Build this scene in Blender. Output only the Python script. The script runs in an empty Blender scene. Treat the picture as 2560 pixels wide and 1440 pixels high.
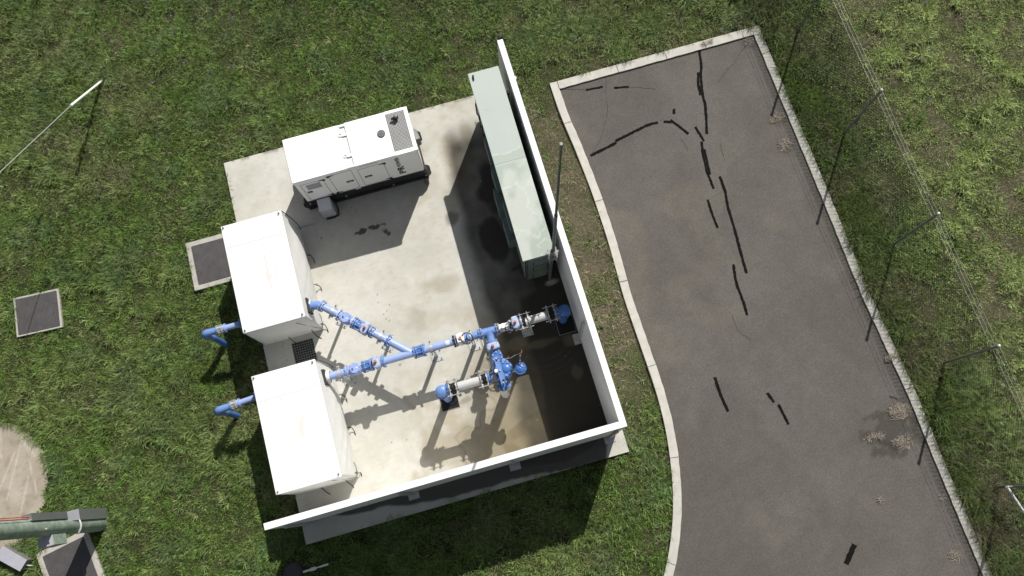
import bpy, math, random
import numpy as np
from mathutils import Vector, Matrix
random.seed(7); rng = np.random.default_rng(11)
sc = bpy.context.scene
col = sc.collection
R = math.radians
H = 19.0                      # height of the camera above the concrete slab (metres)
# ------------------------------------------------------------------ camera
CAM = np.array([[0.96234, 0.269436, -0.036141], [-0.270502, 0.935849, -0.225868], [-0.027034, 0.227138, 0.973487]])
FPX = 2155.54
cd = bpy.data.cameras.new('camera'); cam = bpy.data.objects.new('camera', cd); col.objects.link(cam)
cd.sensor_width = 36.0; cd.lens = FPX / 2560 * 36.0; cd.clip_start = 0.1; cd.clip_end = 2000
m4 = Matrix([list(CAM[0]) + [0], list(CAM[1]) + [0], list(CAM[2]) + [H], [0, 0, 0, 1]])
cam.matrix_world = m4
sc.camera = cam
# ------------------------------------------------------------------ sky, sun, exposure
SUN = Vector((0.562, 0.799, 1.0)).normalized()
elev = math.asin(SUN.z); azim = math.atan2(SUN.x, SUN.y)
w = bpy.data.worlds.new('World'); sc.world = w; w.use_nodes = True
nt = w.node_tree; bg = nt.nodes['Background']
sky = nt.nodes.new('ShaderNodeTexSky'); sky.sky_type = 'NISHITA'; sky.sun_disc = False
sky.dust_density = 1.6; sky.ozone_density = .8; sky.sun_elevation = elev; sky.sun_rotation = azim
hs = nt.nodes.new('ShaderNodeHueSaturation'); hs.inputs['Saturation'].default_value = .45
nt.links.new(sky.outputs[0], hs.inputs['Color']); nt.links.new(hs.outputs[0], bg.inputs[0]); bg.inputs[1].default_value = 0.055
ld = bpy.data.lights.new('sun', 'SUN'); ld.energy = 4.6; ld.angle = R(0.5); ld.color = (1.0, 0.965, 0.91)
sun = bpy.data.objects.new('sun', ld); col.objects.link(sun)
sun.rotation_euler = (-SUN).to_track_quat('-Z', 'Y').to_euler(); sun.location = SUN * 40
sc.view_settings.view_transform = 'Standard'; sc.view_settings.look = 'None'
sc.view_settings.exposure = 0.28; sc.view_settings.gamma = 1.0; sc.view_settings.use_curve_mapping = False
sc.cycles.max_bounces = 7; sc.cycles.diffuse_bounces = 5; sc.cycles.glossy_bounces = 2

# ------------------------------------------------------------------ survey: points of the photograph brought to real positions
def ray(u, v):
    return CAM @ np.array([(u - 1280) / FPX, -(v - 720) / FPX, -1.0])
def P(u, v, z=0.0):
    d = ray(u, v); t = (z - H) / d[2]
    return (float(d[0] * t), float(d[1] * t), z)
def PY(u, v, y):
    d = ray(u, v); t = y / d[1]; return (float(d[0] * t), y, float(H + d[2] * t))
def PX(u, v, x):
    d = ray(u, v); t = x / d[0]; return (x, float(d[1] * t), float(H + d[2] * t))

# ------------------------------------------------------------------ noise
def vnoise(x, y, seed=0):
    x = np.asarray(x, float) + 1000.13; y = np.asarray(y, float) + 1000.37
    xi = np.floor(x).astype(np.int64); yi = np.floor(y).astype(np.int64)
    fx = x - xi; fy = y - yi; fx = fx * fx * (3 - 2 * fx); fy = fy * fy * (3 - 2 * fy)
    def h(a, b):
        n = (a * 374761393 + b * 668265263 + seed * 974711) & 0x7fffffff
        n = ((n ^ (n >> 13)) * 1274126177) & 0x7fffffff
        return ((n ^ (n >> 16)) & 0xffff) / 65535.0
    return (h(xi, yi) * (1 - fx) + h(xi + 1, yi) * fx) * (1 - fy) + (h(xi, yi + 1) * (1 - fx) + h(xi + 1, yi + 1) * fx) * fy
def fbm(x, y, s=1.0, o=4, seed=0):
    a = 0; amp = .5; f = s; t = 0
    for i in range(o):
        a = a + amp * vnoise(np.asarray(x) * f, np.asarray(y) * f, seed + i * 17); t += amp; amp *= .5; f *= 2.03
    return a / t
def sstep(a, b, x):
    t = np.clip((x - a) / (b - a), 0, 1); return t * t * (3 - 2 * t)

# ------------------------------------------------------------------ materials
def new_mat(name):
    m = bpy.data.materials.new(name); m.use_nodes = True
    n = m.node_tree; b = n.nodes['Principled BSDF']; return m, n, b
def mat(name, c, rough=.6, metal=0.0, vary=.12, scale=3.0, bump=0.0, bscale=60.0, spec=.4, c2=None, dirt=0.0):
    m, n, b = new_mat(name)
    b.inputs['Roughness'].default_value = rough; b.inputs['Metallic'].default_value = metal
    b.inputs['Specular IOR Level'].default_value = spec
    tc = n.nodes.new('ShaderNodeTexCoord')
    nz = n.nodes.new('ShaderNodeTexNoise'); nz.inputs['Scale'].default_value = scale; nz.inputs['Detail'].default_value = 8; nz.inputs['Roughness'].default_value = .65
    n.links.new(tc.outputs['Object'], nz.inputs['Vector'])
    rp = n.nodes.new('ShaderNodeValToRGB'); rp.color_ramp.elements[0].position = .3; rp.color_ramp.elements[1].position = .7
    a = [x * (1 - vary) for x in c]; d = [min(1, x * (1 + vary * .6)) for x in (c2 or c)]
    rp.color_ramp.elements[0].color = (*a, 1); rp.color_ramp.elements[1].color = (*d, 1)
    n.links.new(nz.outputs['Fac'], rp.inputs['Fac'])
    out = rp.outputs['Color']
    if dirt:
        n2 = n.nodes.new('ShaderNodeTexNoise'); n2.inputs['Scale'].default_value = scale * .6; n2.inputs['Detail'].default_value = 10; n2.inputs['Roughness'].default_value = .75
        n.links.new(tc.outputs['Object'], n2.inputs['Vector'])
        r2 = n.nodes.new('ShaderNodeValToRGB'); r2.color_ramp.elements[0].position = .56; r2.color_ramp.elements[1].position = .8
        r2.color_ramp.elements[0].color = (0, 0, 0, 1); r2.color_ramp.elements[1].color = (dirt, dirt, dirt, 1)
        n.links.new(n2.outputs['Fac'], r2.inputs['Fac'])
        mx = n.nodes.new('ShaderNodeMix'); mx.data_type = 'RGBA'
        n.links.new(r2.outputs['Color'], mx.inputs['Factor']); n.links.new(out, mx.inputs['A']); mx.inputs['B'].default_value = (.24, .2, .14, 1)
        out = mx.outputs['Result']
    n.links.new(out, b.inputs['Base Color'])
    if bump:
        n3 = n.nodes.new('ShaderNodeTexNoise'); n3.inputs['Scale'].default_value = bscale; n3.inputs['Detail'].default_value = 5
        n.links.new(tc.outputs['Object'], n3.inputs['Vector'])
        bp = n.nodes.new('ShaderNodeBump'); bp.inputs['Strength'].default_value = bump; bp.inputs['Distance'].default_value = .01
        n.links.new(n3.outputs['Fac'], bp.inputs['Height']); n.links.new(bp.outputs['Normal'], b.inputs['Normal'])
    return m
def attr_mat(name, rough=.85, grain=.15, gscale=120, bump=.3, spec=.3, translucent=0.0, mottle=0.0, fine=0.0):
    m, n, b = new_mat(name)
    b.inputs['Roughness'].default_value = rough; b.inputs['Specular IOR Level'].default_value = spec
    at = n.nodes.new('ShaderNodeAttribute'); at.attribute_name = 'tint'
    out = at.outputs['Color']
    if grain:
        tc = n.nodes.new('ShaderNodeTexCoord')
        for sc_, g_ in ((gscale, grain), (gscale * .28, grain * .55), (gscale * .03, mottle)):
            if g_ <= 0: continue
            nz = n.nodes.new('ShaderNodeTexNoise'); nz.inputs['Scale'].default_value = sc_; nz.inputs['Detail'].default_value = 3
            n.links.new(tc.outputs['Object'], nz.inputs['Vector'])
            mr = n.nodes.new('ShaderNodeMapRange'); mr.inputs['From Min'].default_value = .25; mr.inputs['From Max'].default_value = .75
            mr.inputs['To Min'].default_value = 1 - g_; mr.inputs['To Max'].default_value = 1 + g_
            n.links.new(nz.outputs['Fac'], mr.inputs['Value'])
            vm = n.nodes.new('ShaderNodeVectorMath'); vm.operation = 'SCALE'
            n.links.new(out, vm.inputs[0]); n.links.new(mr.outputs['Result'], vm.inputs['Scale']); out = vm.outputs['Vector']
        if bump:
            bp = n.nodes.new('ShaderNodeBump'); bp.inputs['Strength'].default_value = bump; bp.inputs['Distance'].default_value = .006
            nb = n.nodes.new('ShaderNodeTexNoise'); nb.inputs['Scale'].default_value = gscale; nb.inputs['Detail'].default_value = 3
            n.links.new(tc.outputs['Object'], nb.inputs['Vector'])
            n.links.new(nb.outputs['Fac'], bp.inputs['Height']); n.links.new(bp.outputs['Normal'], b.inputs['Normal'])
    n.links.new(out, b.inputs['Base Color'])
    if translucent:
        tr = n.nodes.new('ShaderNodeBsdfTranslucent'); n.links.new(out, tr.inputs['Color'])
        ms = n.nodes.new('ShaderNodeMixShader'); ms.inputs[0].default_value = translucent
        o = n.nodes['Material Output']
        n.links.new(b.outputs[0], ms.inputs[1]); n.links.new(tr.outputs[0], ms.inputs[2]); n.links.new(ms.outputs[0], o.inputs['Surface'])
    return m
M = {}
M['white'] = mat('white_paint', (.82, .82, .80), .38, vary=.04, scale=1.5, dirt=.10)
M['whitewall'] = mat('white_coated_panel', (.80, .80, .79), .45, vary=.05, scale=2, dirt=.12)
M['fabric'] = mat('white_vinyl_cover', (.66, .66, .64), .6, vary=.07, scale=4, dirt=.18, bump=.2, bscale=14)
M['genwhite'] = mat('cream_powder_coat', (.90, .90, .87), .42, vary=.04, scale=2, dirt=.14)
M['black'] = mat('black_steel', (.014, .014, .016), .45, vary=.2)
M['rubber'] = mat('black_rubber', (.012, .012, .013), .65)
M['seam'] = mat('dark_gap', (.03, .03, .03), .8)
M['ltseam'] = mat('panel_gap', (.38, .38, .37), .8)
M['grey'] = mat('grey_plastic', (.13, .13, .14), .5)
M['greybox'] = mat('grey_enclosure', (.36, .36, .40), .45, vary=.1)
M['darkgreybox'] = mat('dark_grey_enclosure', (.135, .145, .14), .5, vary=.15, dirt=.2)
M['galv'] = mat('galvanised_steel', (.50, .50, .49), .42, metal=.35, vary=.15, scale=12, dirt=.15)
M['galvdull'] = mat('weathered_steel', (.22, .22, .21), .55, metal=.3, vary=.2, scale=14)
M['bolt'] = mat('zinc_bolts', (.62, .60, .55), .35, metal=.6)
M['chrome'] = mat('polished_steel', (.8, .8, .82), .12, metal=1.0)
M['palegreen'] = mat('pale_green_roof', (.38, .43, .395), .42, vary=.06, scale=.9, c2=(.42, .47, .43), dirt=.06)
M['green'] = mat('green_cabinet_steel', (.13, .18, .15), .5, vary=.1, scale=3, dirt=.1)
M['greendk'] = mat('green_cabinet_hood', (.10, .145, .13), .5, vary=.12)
M['polegreen'] = mat('green_pole_paint', (.20, .275, .215), .5, vary=.28, scale=7, c2=(.31, .37, .31), dirt=.35)
M['pipe'] = mat('faded_blue_pipe', (.285, .375, .64), .42, vary=.10, scale=6, spec=.5)
M['blue'] = mat('blue_epoxy', (.06, .165, .46), .33, vary=.12, scale=8, spec=.5)
M['midblue'] = mat('mid_blue_epoxy', (.145, .255, .54), .38, vary=.12, scale=8, spec=.5)
M['paleblue'] = mat('chalky_blue_epoxy', (.37, .44, .60), .5, vary=.12, scale=10)
M['greypipe'] = mat('grey_pipe', (.50, .50, .49), .45, vary=.07, scale=7)
M['offwhite'] = mat('white_pipe', (.74, .74, .72), .45, vary=.06, scale=7)
M['orange'] = mat('orange_cap', (.62, .17, .05), .5)
M['red'] = mat('faded_red_conduit', (.50, .14, .10), .6)
M['meshwire'] = mat('dark_mesh_wire', (.03, .03, .029), .7, spec=.15)
M['lid'] = mat('dark_lid', (.045, .045, .05), .6)
M['mast'] = mat('mast_steel', (.13, .13, .125), .5, metal=.2, vary=.12, scale=9)
M['mastdk'] = mat('dark_mast_tube', (.03, .05, .055), .4, vary=.1)
M['navy'] = mat('navy_lettering', (.012, .014, .06), .5)
M['logogreen'] = mat('green_lettering', (.01, .10, .045), .5)
M['lens'] = mat('glass_lens', (.5, .52, .55), .08, metal=.6)
M['seal'] = mat('bitumen_sealant', (.008, .0075, .007), .85, spec=.08, vary=.45, scale=14, bump=.5, bscale=80)
M['crack'] = mat('crack_dirt', (.035, .033, .03), .9)
M['pit'] = mat('pit_dark', (.01, .01, .01), .9)
M['grate'] = mat('rusty_grey_grate', (.082, .078, .078), .6, vary=.25, scale=5)
M['grateblack'] = mat('dark_grate', (.16, .17, .17), .6)
M['straw'] = mat('dry_stems', (.42, .37, .30), .8, vary=.3, scale=20)
M['concrete'] = mat('kerb_concrete', (.47, .455, .41), .8, vary=.14, scale=5, dirt=.35, bump=.3, bscale=50)
M['concrete2'] = mat('old_concrete', (.40, .385, .34), .85, vary=.2, scale=5, dirt=.5, bump=.3, bscale=40)
M['stripwhite'] = mat('white_strip', (.7, .7, .68), .5, dirt=.3)

# ------------------------------------------------------------------ mesh builder
class MB:
    def __init__(s): s.v = []; s.f = []; s.sm = []; s.mi = []; s.cur = 0
    def add(s, vs, fs, smooth=False):
        o = len(s.v); s.v += [tuple(map(float, q)) for q in vs]
        for f in fs: s.f.append([i + o for i in f]); s.sm.append(smooth); s.mi.append(s.cur)
        return s
    def hexa(s, p):   # 8 points, bottom 4 ccw, top 4 ccw
        return s.add(p, [(3, 2, 1, 0), (4, 5, 6, 7), (0, 1, 5, 4), (1, 2, 6, 5), (2, 3, 7, 6), (3, 0, 4, 7)])
    def box(s, x0, y0, z0, x1, y1, z1, b=0.0):
        if b <= 0:
            return s.hexa([(x0, y0, z0), (x1, y0, z0), (x1, y1, z0), (x0, y1, z0), (x0, y0, z1), (x1, y0, z1), (x1, y1, z1), (x0, y1, z1)])
        ring = lambda i, z: [(x0 + b, y0 + i, z), (x1 - b, y0 + i, z), (x1 - i, y0 + b, z), (x1 - i, y1 - b, z), (x1 - b, y1 - i, z), (x0 + b, y1 - i, z), (x0 + i, y1 - b, z), (x0 + i, y0 + b, z)]
        v = ring(b * .6, z0) + ring(0, z0 + b) + ring(0, z1 - b) + ring(b * .6, z1)
        f = [list(range(7, -1, -1)), list(range(24, 32))]
        for k in range(3):
            for i in range(8): f.append((k * 8 + i, k * 8 + (i + 1) % 8, k * 8 + 8 + (i + 1) % 8, k * 8 + 8 + i))
        return s.add(v, f)
    def obox(s, c, ax, ay, az, hx, hy, hz):   # oriented box
        c = Vector(c); ax = Vector(ax).normalized() * hx; ay = Vector(ay).normalized() * hy; az = Vector(az).normalized() * hz
        p = [c + sx * ax + sy * ay + sz * az for sz in (-1, 1) for sx, sy in ((-1, -1), (1, -1), (1, 1), (-1, 1))]
        return s.hexa(p)
    def tube(s, p0, p1, r0, r1=None, n=20, caps=True):
        r1 = r0 if r1 is None else r1
        p0 = Vector(p0); p1 = Vector(p1); d = (p1 - p0).normalized()
        a = d.orthogonal().normalized(); b = d.cross(a)
        cs = [(math.cos(2 * math.pi * i / n), math.sin(2 * math.pi * i / n)) for i in range(n)]
        A = [p0 + (a * c + b * q) * r0 for c, q in cs]; B = [p1 + (a * c + b * q) * r1 for c, q in cs]
        s.add(A + B, [(i, (i + 1) % n, n + (i + 1) % n, n + i) for i in range(n)], True)
        if caps:
            s.add(A, [list(range(n - 1, -1, -1))]); s.add(B, [list(range(n))])
        return s
    def path(s, pts, r, n=8, caps=True):
        pts = [Vector(p) for p in pts]; k = len(pts)
        rr = r if isinstance(r, (list, tuple)) else [r] * k
        d0 = (pts[1] - pts[0]).normalized(); a = d0.orthogonal().normalized(); vs = []
        for i, p in enumerate(pts):
            d = (pts[min(i + 1, k - 1)] - pts[max(i - 1, 0)]).normalized()
            a = (a - d * a.dot(d)).normalized(); b = d.cross(a)
            vs += [p + (a * math.cos(2 * math.pi * j / n) + b * math.sin(2 * math.pi * j / n)) * rr[i] for j in range(n)]
        fs = [(i * n + j, i * n + (j + 1) % n, (i + 1) * n + (j + 1) % n, (i + 1) * n + j) for i in range(k - 1) for j in range(n)]
        s.add(vs, fs, True)
        if caps: s.add(vs[:n], [list(range(n - 1, -1, -1))]); s.add(vs[-n:], [list(range(n))])
        return s
    def lathe(s, c, d, prof, n=24):   # prof list of (t along d, radius)
        c = Vector(c); d = Vector(d).normalized()
        for (t0, r0), (t1, r1) in zip(prof[:-1], prof[1:]):
            s.tube(c + d * t0, c + d * (t1 if abs(t1 - t0) > 1e-5 else t0 + 1e-4), r0, r1, n, False)
        p0 = c + d * prof[0][0]; p1 = c + d * prof[-1][0]
        if prof[0][1] > 0: s.tube(p0, p0 + d * 1e-3, prof[0][1], None, n)
        if prof[-1][1] > 0: s.tube(p1 - d * 1e-3, p1, prof[-1][1], None, n)
        return s
    def ellipsoid(s, c, ax, ay, az, rx, ry, rz, n=16, m=10, p=1.0):
        c = Vector(c); ax = Vector(ax).normalized(); ay = Vector(ay).normalized(); az = Vector(az).normalized()
        sg = lambda q: math.copysign(abs(q) ** p, q)
        vs = []
        for j in range(m + 1):
            ph = math.pi * j / m - math.pi / 2
            for i in range(n):
                th = 2 * math.pi * i / n
                vs.append(c + ax * (rx * sg(math.cos(ph)) * sg(math.cos(th))) + ay * (ry * sg(math.cos(ph)) * sg(math.sin(th))) + az * (rz * sg(math.sin(ph))))
        fs = [(j * n + i, j * n + (i + 1) % n, (j + 1) * n + (i + 1) % n, (j + 1) * n + i) for j in range(m) for i in range(n)]
        return s.add(vs, fs, True)
    def torus(s, c, d, R_, r, n=28, k=8):
        c = Vector(c); d = Vector(d).normalized(); a = d.orthogonal().normalized(); b = d.cross(a)
        pts = [c + (a * math.cos(2 * math.pi * i / n) + b * math.sin(2 * math.pi * i / n)) * R_ for i in range(n + 1)]
        return s.path(pts, r, k, False)
    def prism(s, poly, z0, z1):
        n = len(poly); A = [(p[0], p[1], z0) for p in poly]; B = [(p[0], p[1], z1) for p in poly]
        return s.add(A + B, [list(range(n - 1, -1, -1)), list(range(n, 2 * n))] + [(i, (i + 1) % n, n + (i + 1) % n, n + i) for i in range(n)])
    def flange(s, c, d, r, t=.024, bolts=8, bm=None):
        c = Vector(c); d = Vector(d).normalized()
        s.tube(c - d * t / 2, c + d * t / 2, r, None, 24)
        if bolts:
            a = d.orthogonal().normalized(); b = d.cross(a); old = s.cur
            if bm is not None: s.cur = bm
            for i in range(bolts):
                th = 2 * math.pi * (i + .5) / bolts
                q = c + (a * math.cos(th) + b * math.sin(th)) * (r * .84)
                s.tube(q - d * (t / 2 + .018), q + d * (t / 2 + .018), .011, None, 6)
            s.cur = old
        return s
ORG = {}
def obj(name, mb, mats, parent=None, label=None):
    me = bpy.data.meshes.new(name)
    org = ORG.get(parent.name, Vector((0, 0, 0))) if parent else Vector((0, 0, 0))
    me.from_pydata([tuple(Vector(q) - org) for q in mb.v], [], mb.f)
    me.polygons.foreach_set('use_smooth', mb.sm)
    if not isinstance(mats, (list, tuple)): mats = [mats]
    for q in mats: me.materials.append(q)
    me.polygons.foreach_set('material_index', mb.mi)
    me.update()
    o = bpy.data.objects.new(name, me); col.objects.link(o)
    if parent: o.parent = parent; ORG[o.name] = org
    if label: o['label'] = label
    return o
def thing(name, label, cat, loc, group=None):
    o = bpy.data.objects.new(name, None); o.empty_display_size = .2; col.objects.link(o)
    o.location = loc; ORG[o.name] = Vector(loc); o['label'] = label; o['category'] = cat
    if group: o['group'] = group
    return o
def tag(o, label, cat, group=None, kind=None):
    o['label'] = label; o['category'] = cat
    if group: o['group'] = group
    if kind: o['kind'] = kind
    return o
def struct(o): o['kind'] = 'structure'; return o
def set_tint(me, colors):   # per vertex colours
    a = me.color_attributes.new('tint', 'FLOAT_COLOR', 'POINT')
    c = np.ones((len(me.vertices), 4), np.float32); c[:, :3] = colors
    a.data.foreach_set('color', c.ravel())
def grid_mesh(name, x0, x1, y0, y1, step, z, m, colfun, inside=None):
    nx = int(round((x1 - x0) / step)) + 1; ny = int(round((y1 - y0) / step)) + 1
    X, Y = np.meshgrid(np.linspace(x0, x1, nx), np.linspace(y0, y1, ny))
    zz = z(X, Y) if callable(z) else np.full_like(X, z)
    V = np.stack([X.ravel(), Y.ravel(), zz.ravel()], 1)
    i = np.arange(nx * ny).reshape(ny, nx)
    F = np.stack([i[:-1, :-1].ravel(), i[:-1, 1:].ravel(), i[1:, 1:].ravel(), i[1:, :-1].ravel()], 1)
    if inside is not None:
        c = V[F].mean(1); F = F[inside(c[:, 0], c[:, 1])]
    me = bpy.data.meshes.new(name); me.vertices.add(len(V)); me.vertices.foreach_set('co', V.ravel())
    me.loops.add(F.size); me.loops.foreach_set('vertex_index', F.ravel().astype(np.int32))
    me.polygons.add(len(F)); me.polygons.foreach_set('loop_start', np.arange(0, F.size, 4, dtype=np.int32)); me.update(calc_edges=True)
    set_tint(me, colfun(V[:, 0], V[:, 1])); me.materials.append(m)
    o = bpy.data.objects.new(name, me); col.objects.link(o); return o
def lerp3(a, b, t):
    return np.asarray(a)[None, :] * (1 - t[:, None]) + np.asarray(b)[None, :] * t[:, None]
def mixc(c, b, t):
    return c * (1 - t[:, None]) + np.asarray(b)[None, :] * t[:, None]
def in_poly(x, y, poly):
    x = np.asarray(x); y = np.asarray(y); r = np.zeros(x.shape, bool); n = len(poly)
    for i in range(n):
        x1, y1 = poly[i][:2]; x2, y2 = poly[(i + 1) % n][:2]
        if y1 == y2: continue
        c = ((y1 > y) != (y2 > y)) & (x < (x2 - x1) * (y - y1) / (y2 - y1) + x1); r ^= c
    return r

# ================================================================== THE SETTING
SX0, SX1, SY0, SY1 = -5.03, 2.155, 0.215, 9.215      # slab
GZ = -0.11                                           # soil level
RZ = -0.09                                           # road level
KZ = -0.045                                          # kerb top
def resample(pts, step):
    out = []
    for a, b in zip(pts[:-1], pts[1:]):
        a = np.array(a[:2]); b = np.array(b[:2]); n = max(1, int(np.linalg.norm(b - a) / step))
        for i in range(n): out.append(a + (b - a) * i / n)
    out.append(np.array(pts[-1][:2])); return out
def smooth(pts, k=3):
    pts = [np.array(p) for p in pts]
    for _ in range(k):
        pts = [pts[0]] + [(pts[i - 1] + 2 * pts[i] + pts[i + 1]) / 4 for i in range(1, len(pts) - 1)] + [pts[-1]]
    return pts
W_out = [P(u, v, KZ) for u, v in [(1374, 208), (1400, 285), (1437, 370), (1480, 480), (1520, 600), (1560, 745), (1600, 860), (1640, 975), (1662, 1060), (1674, 1130), (1683, 1220), (1683, 1300), (1675, 1370), (1661, 1440)]]
W_out += [(1.55, -3.2, KZ), (.75, -4.1, KZ), (-.3, -4.9, KZ), (-1.6, -5.6, KZ)]
W_out = smooth(resample(W_out, .12), 6)
def offset(pts, d):
    out = []
    for i in range(len(pts)):
        t = pts[min(i + 1, len(pts) - 1)] - pts[max(i - 1, 0)]; t = t / np.linalg.norm(t)
        out.append(pts[i] + np.array([-t[1], t[0]]) * d)
    return out
W_in = offset(W_out, .185)
E_out = smooth(resample([P(u, v, KZ) for u, v in [(1896, 63), (2067, 470), (2178, 740), (2290, 980), (2368, 1170), (2483, 1440)]] + [(8.85, -9.0)], .12), 6)
E_in = offset(E_out, -.185)
NW = P(1374, 208, KZ); NE = P(1896, 63, KZ)
road_poly = [(p[0], p[1]) for p in W_out] + [(-1.6, -9), (8.85, -9.0)] + [(p[0], p[1]) for p in reversed(E_out)]

soilmat = attr_mat('soil_and_thatch', .95, .7, 60, .8, .1, mottle=.25)
def ground_z(x, y):
    z = GZ + (fbm(x, y, .7, 3, 5) - .5) * .06
    z = np.where(in_poly(x, y, road_poly), RZ - .05, z)
    return z
def soil_col(x, y):
    n = fbm(x, y, 1.3, 4, 31); g = fbm(x, y, 6, 3, 77)
    c = lerp3((.026, .034, .012), (.048, .052, .024), n)
    c = mixc(c, (.060, .088, .032), 1.0 - in_poly(x, y, [(-10.6, 16.5), (15.9, 8.8), (10.2, -5.4), (-12.8, .5)]))
    dry = region_dry(x, y); c = mixc(c, (.10, .085, .058), np.clip(dry * (.55 + .6 * g), 0, 1))
    return c
def seg_d(x, y, a, b):
    a = np.array(a[:2]); b = np.array(b[:2]); d = b - a; t = np.clip(((x - a[0]) * d[0] + (y - a[1]) * d[1]) / (d @ d), 0, 1)
    return np.hypot(x - a[0] - d[0] * t, y - a[1] - d[1] * t)
FENCE = [(9.02, 11.6), (9.07, 8.65), (9.165, 5.83), (9.27, 2.99), (9.37, .17), (9.48, -2.61), (9.58, -5.4)]
def region_dry(x, y):
    # worn bare strips: between the wall and the kerb, under the fence, and patches in the paddock beyond
    n = fbm(x, y, .9, 4, 3); n2 = fbm(x, y, 2.6, 3, 9)
    strip = sstep(2.05, 2.3, x) * (1 - sstep(2.85, 3.3, x)) * sstep(.6, 2.6, y) * (1 - sstep(7.6, 9.6, y))
    d = strip * (.80 + .9 * (n2 - .35))
    fx = np.interp(y, [-6, 12], [9.6, 9.0])
    d = np.maximum(d, np.exp(-((x - fx + .05) / .5) ** 2) * sstep(.42, .6, n) * .75)
    pad = sstep(9.9, 10.8, x)
    d = np.maximum(d, pad * sstep(.52, .64, fbm(x, y, 2.1, 4, 41)) * .65)
    north = sstep(3.2, 4.2, x) * (1 - sstep(7.6, 8.4, x)) * (1 - sstep(9.1, 9.7, y)) * sstep(8.7, 9.0, y)
    d = np.maximum(d, north * .7 * (n2 > .38))
    d = np.maximum(d, .30 * sstep(.62, .72, fbm(x + 31, y, .8, 4, 12)))
    # dirt left around the guy anchor
    d = np.maximum(d, .5 * np.exp(-(((x + 7.15) / .5) ** 2 + ((y - 11.7) / .5) ** 2)))
    return np.clip(d, 0, 1)
gnd = grid_mesh('ground', -16, 19, -9, 19, .12, ground_z, soilmat, soil_col, inside=lambda x, y: ~(in_poly(x, y, road_poly) & (y < -8.5)))
struct(gnd)
# the land beyond what the grass covers, one sheet to the horizon
far = MB(); S_ = 600; o_ = (-16, 19, -9, 19)
far.add([(-S_, -S_, GZ - .02), (S_, -S_, GZ - .02), (S_, S_, GZ - .02), (-S_, S_, GZ - .02), (o_[0] + .05, o_[2] + .05, GZ - .08), (o_[1] - .05, o_[2] + .05, GZ - .08), (o_[1] - .05, o_[3] - .05, GZ - .08), (o_[0] + .05, o_[3] - .05, GZ - .08)],
        [(0, 1, 5, 4), (1, 2, 6, 5), (2, 3, 7, 6), (3, 0, 4, 7)])
M['field'] = mat('distant_grass', (.055, .082, .030), .95, vary=.25, scale=.8, c2=(.066, .095, .036), bump=.8, bscale=4)
struct(obj('field', far, M['field']))

# --- road
asph = attr_mat('asphalt', .88, .42, 130, .6, .3, mottle=.07)
def road_col(x, y):
    n = fbm(x, y, .8, 4, 2); n2 = fbm(x, y, 3, 3, 4)
    c = lerp3((.093, .086, .076), (.116, .108, .096), np.clip(n * 1.3 - .15 + (n2 - .5) * .25, 0, 1))
    # washed dirt along wheel paths and damp silt by the east kerb
    q = P(2235, 1075, RZ); d = np.hypot((x - q[0]) / .80, (y - q[1]) / .62) + (fbm(x, y, 5, 5, 8) - .5) * 1.6
    c = mixc(c, (.034, .030, .026), (1 - sstep(.62, .80, d)) * .8)
    c = mixc(c, (.085, .078, .066), (1 - sstep(.9, 1.15, d)) * .35)
    d = seg_d(x, y, P(2170, 1093, RZ), P(2240, 1120, RZ)) + (fbm(x, y, 6, 3, 18) - .5) * .1; c = mixc(c, (.036, .032, .028), (1 - sstep(.06, .10, d)) * .7)
    tr = sstep(.50, .66, fbm(x * .5 + y * .12, y * .35, 1.2, 4, 19)); c = mixc(c, (.080, .074, .064), tr * .45)
    c = mixc(c, (.135, .122, .100), sstep(.60, .72, fbm(x, y, .9, 4, 20)) * .4)
    ex = np.interp(y, [-5, 9], [8.45, 8.0])
    c = mixc(c, (.06, .055, .048), np.exp(-((x - ex) / .13) ** 2) * .35)
    for (u, v) in ((1950, 300), (1965, 370), (1870, 105)):
        q = P(u, v, RZ); d = np.hypot(x - q[0], y - q[1]) + (fbm(x, y, 6, 3, 8) - .5) * .3; c = mixc(c, (.06, .055, .05), (1 - sstep(.12, .28, d)) * .6)
    # faint diagonal tyre scuffs
    a = P(1560, 560, RZ); b = P(1930, 900, RZ); d = seg_d(x, y, a, b); c = mixc(c, (.085, .078, .068), np.exp(-(d / .12) ** 2) * .25)
    return c
road = grid_mesh('road', -1.6, 8.9, -9, 9.1, .06, RZ, asph, road_col, inside=lambda x, y: in_poly(x, y, road_poly))
struct(road); ORG[road.name] = Vector((0, 0, 0))
def ribbon(mb, pts, wd, z, jit=.007):
    pts = smooth(resample(pts, .045), 2); n = len(pts)
    L = []; Rr = []
    for i in range(n):
        t = pts[min(i + 1, n - 1)] - pts[max(i - 1, 0)]; t = t / (np.linalg.norm(t) + 1e-9); nn = np.array([-t[1], t[0]])
        ww = wd / 2 + random.uniform(-jit, jit); L.append(pts[i] + nn * ww); Rr.append(pts[i] - nn * (wd / 2 + random.uniform(-jit, jit)))
    v = [(p[0], p[1], z) for p in L] + [(p[0], p[1], z) for p in Rr]
    mb.add(v, [(n + i, n + i + 1, i + 1, i) for i in range(n - 1)])
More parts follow.
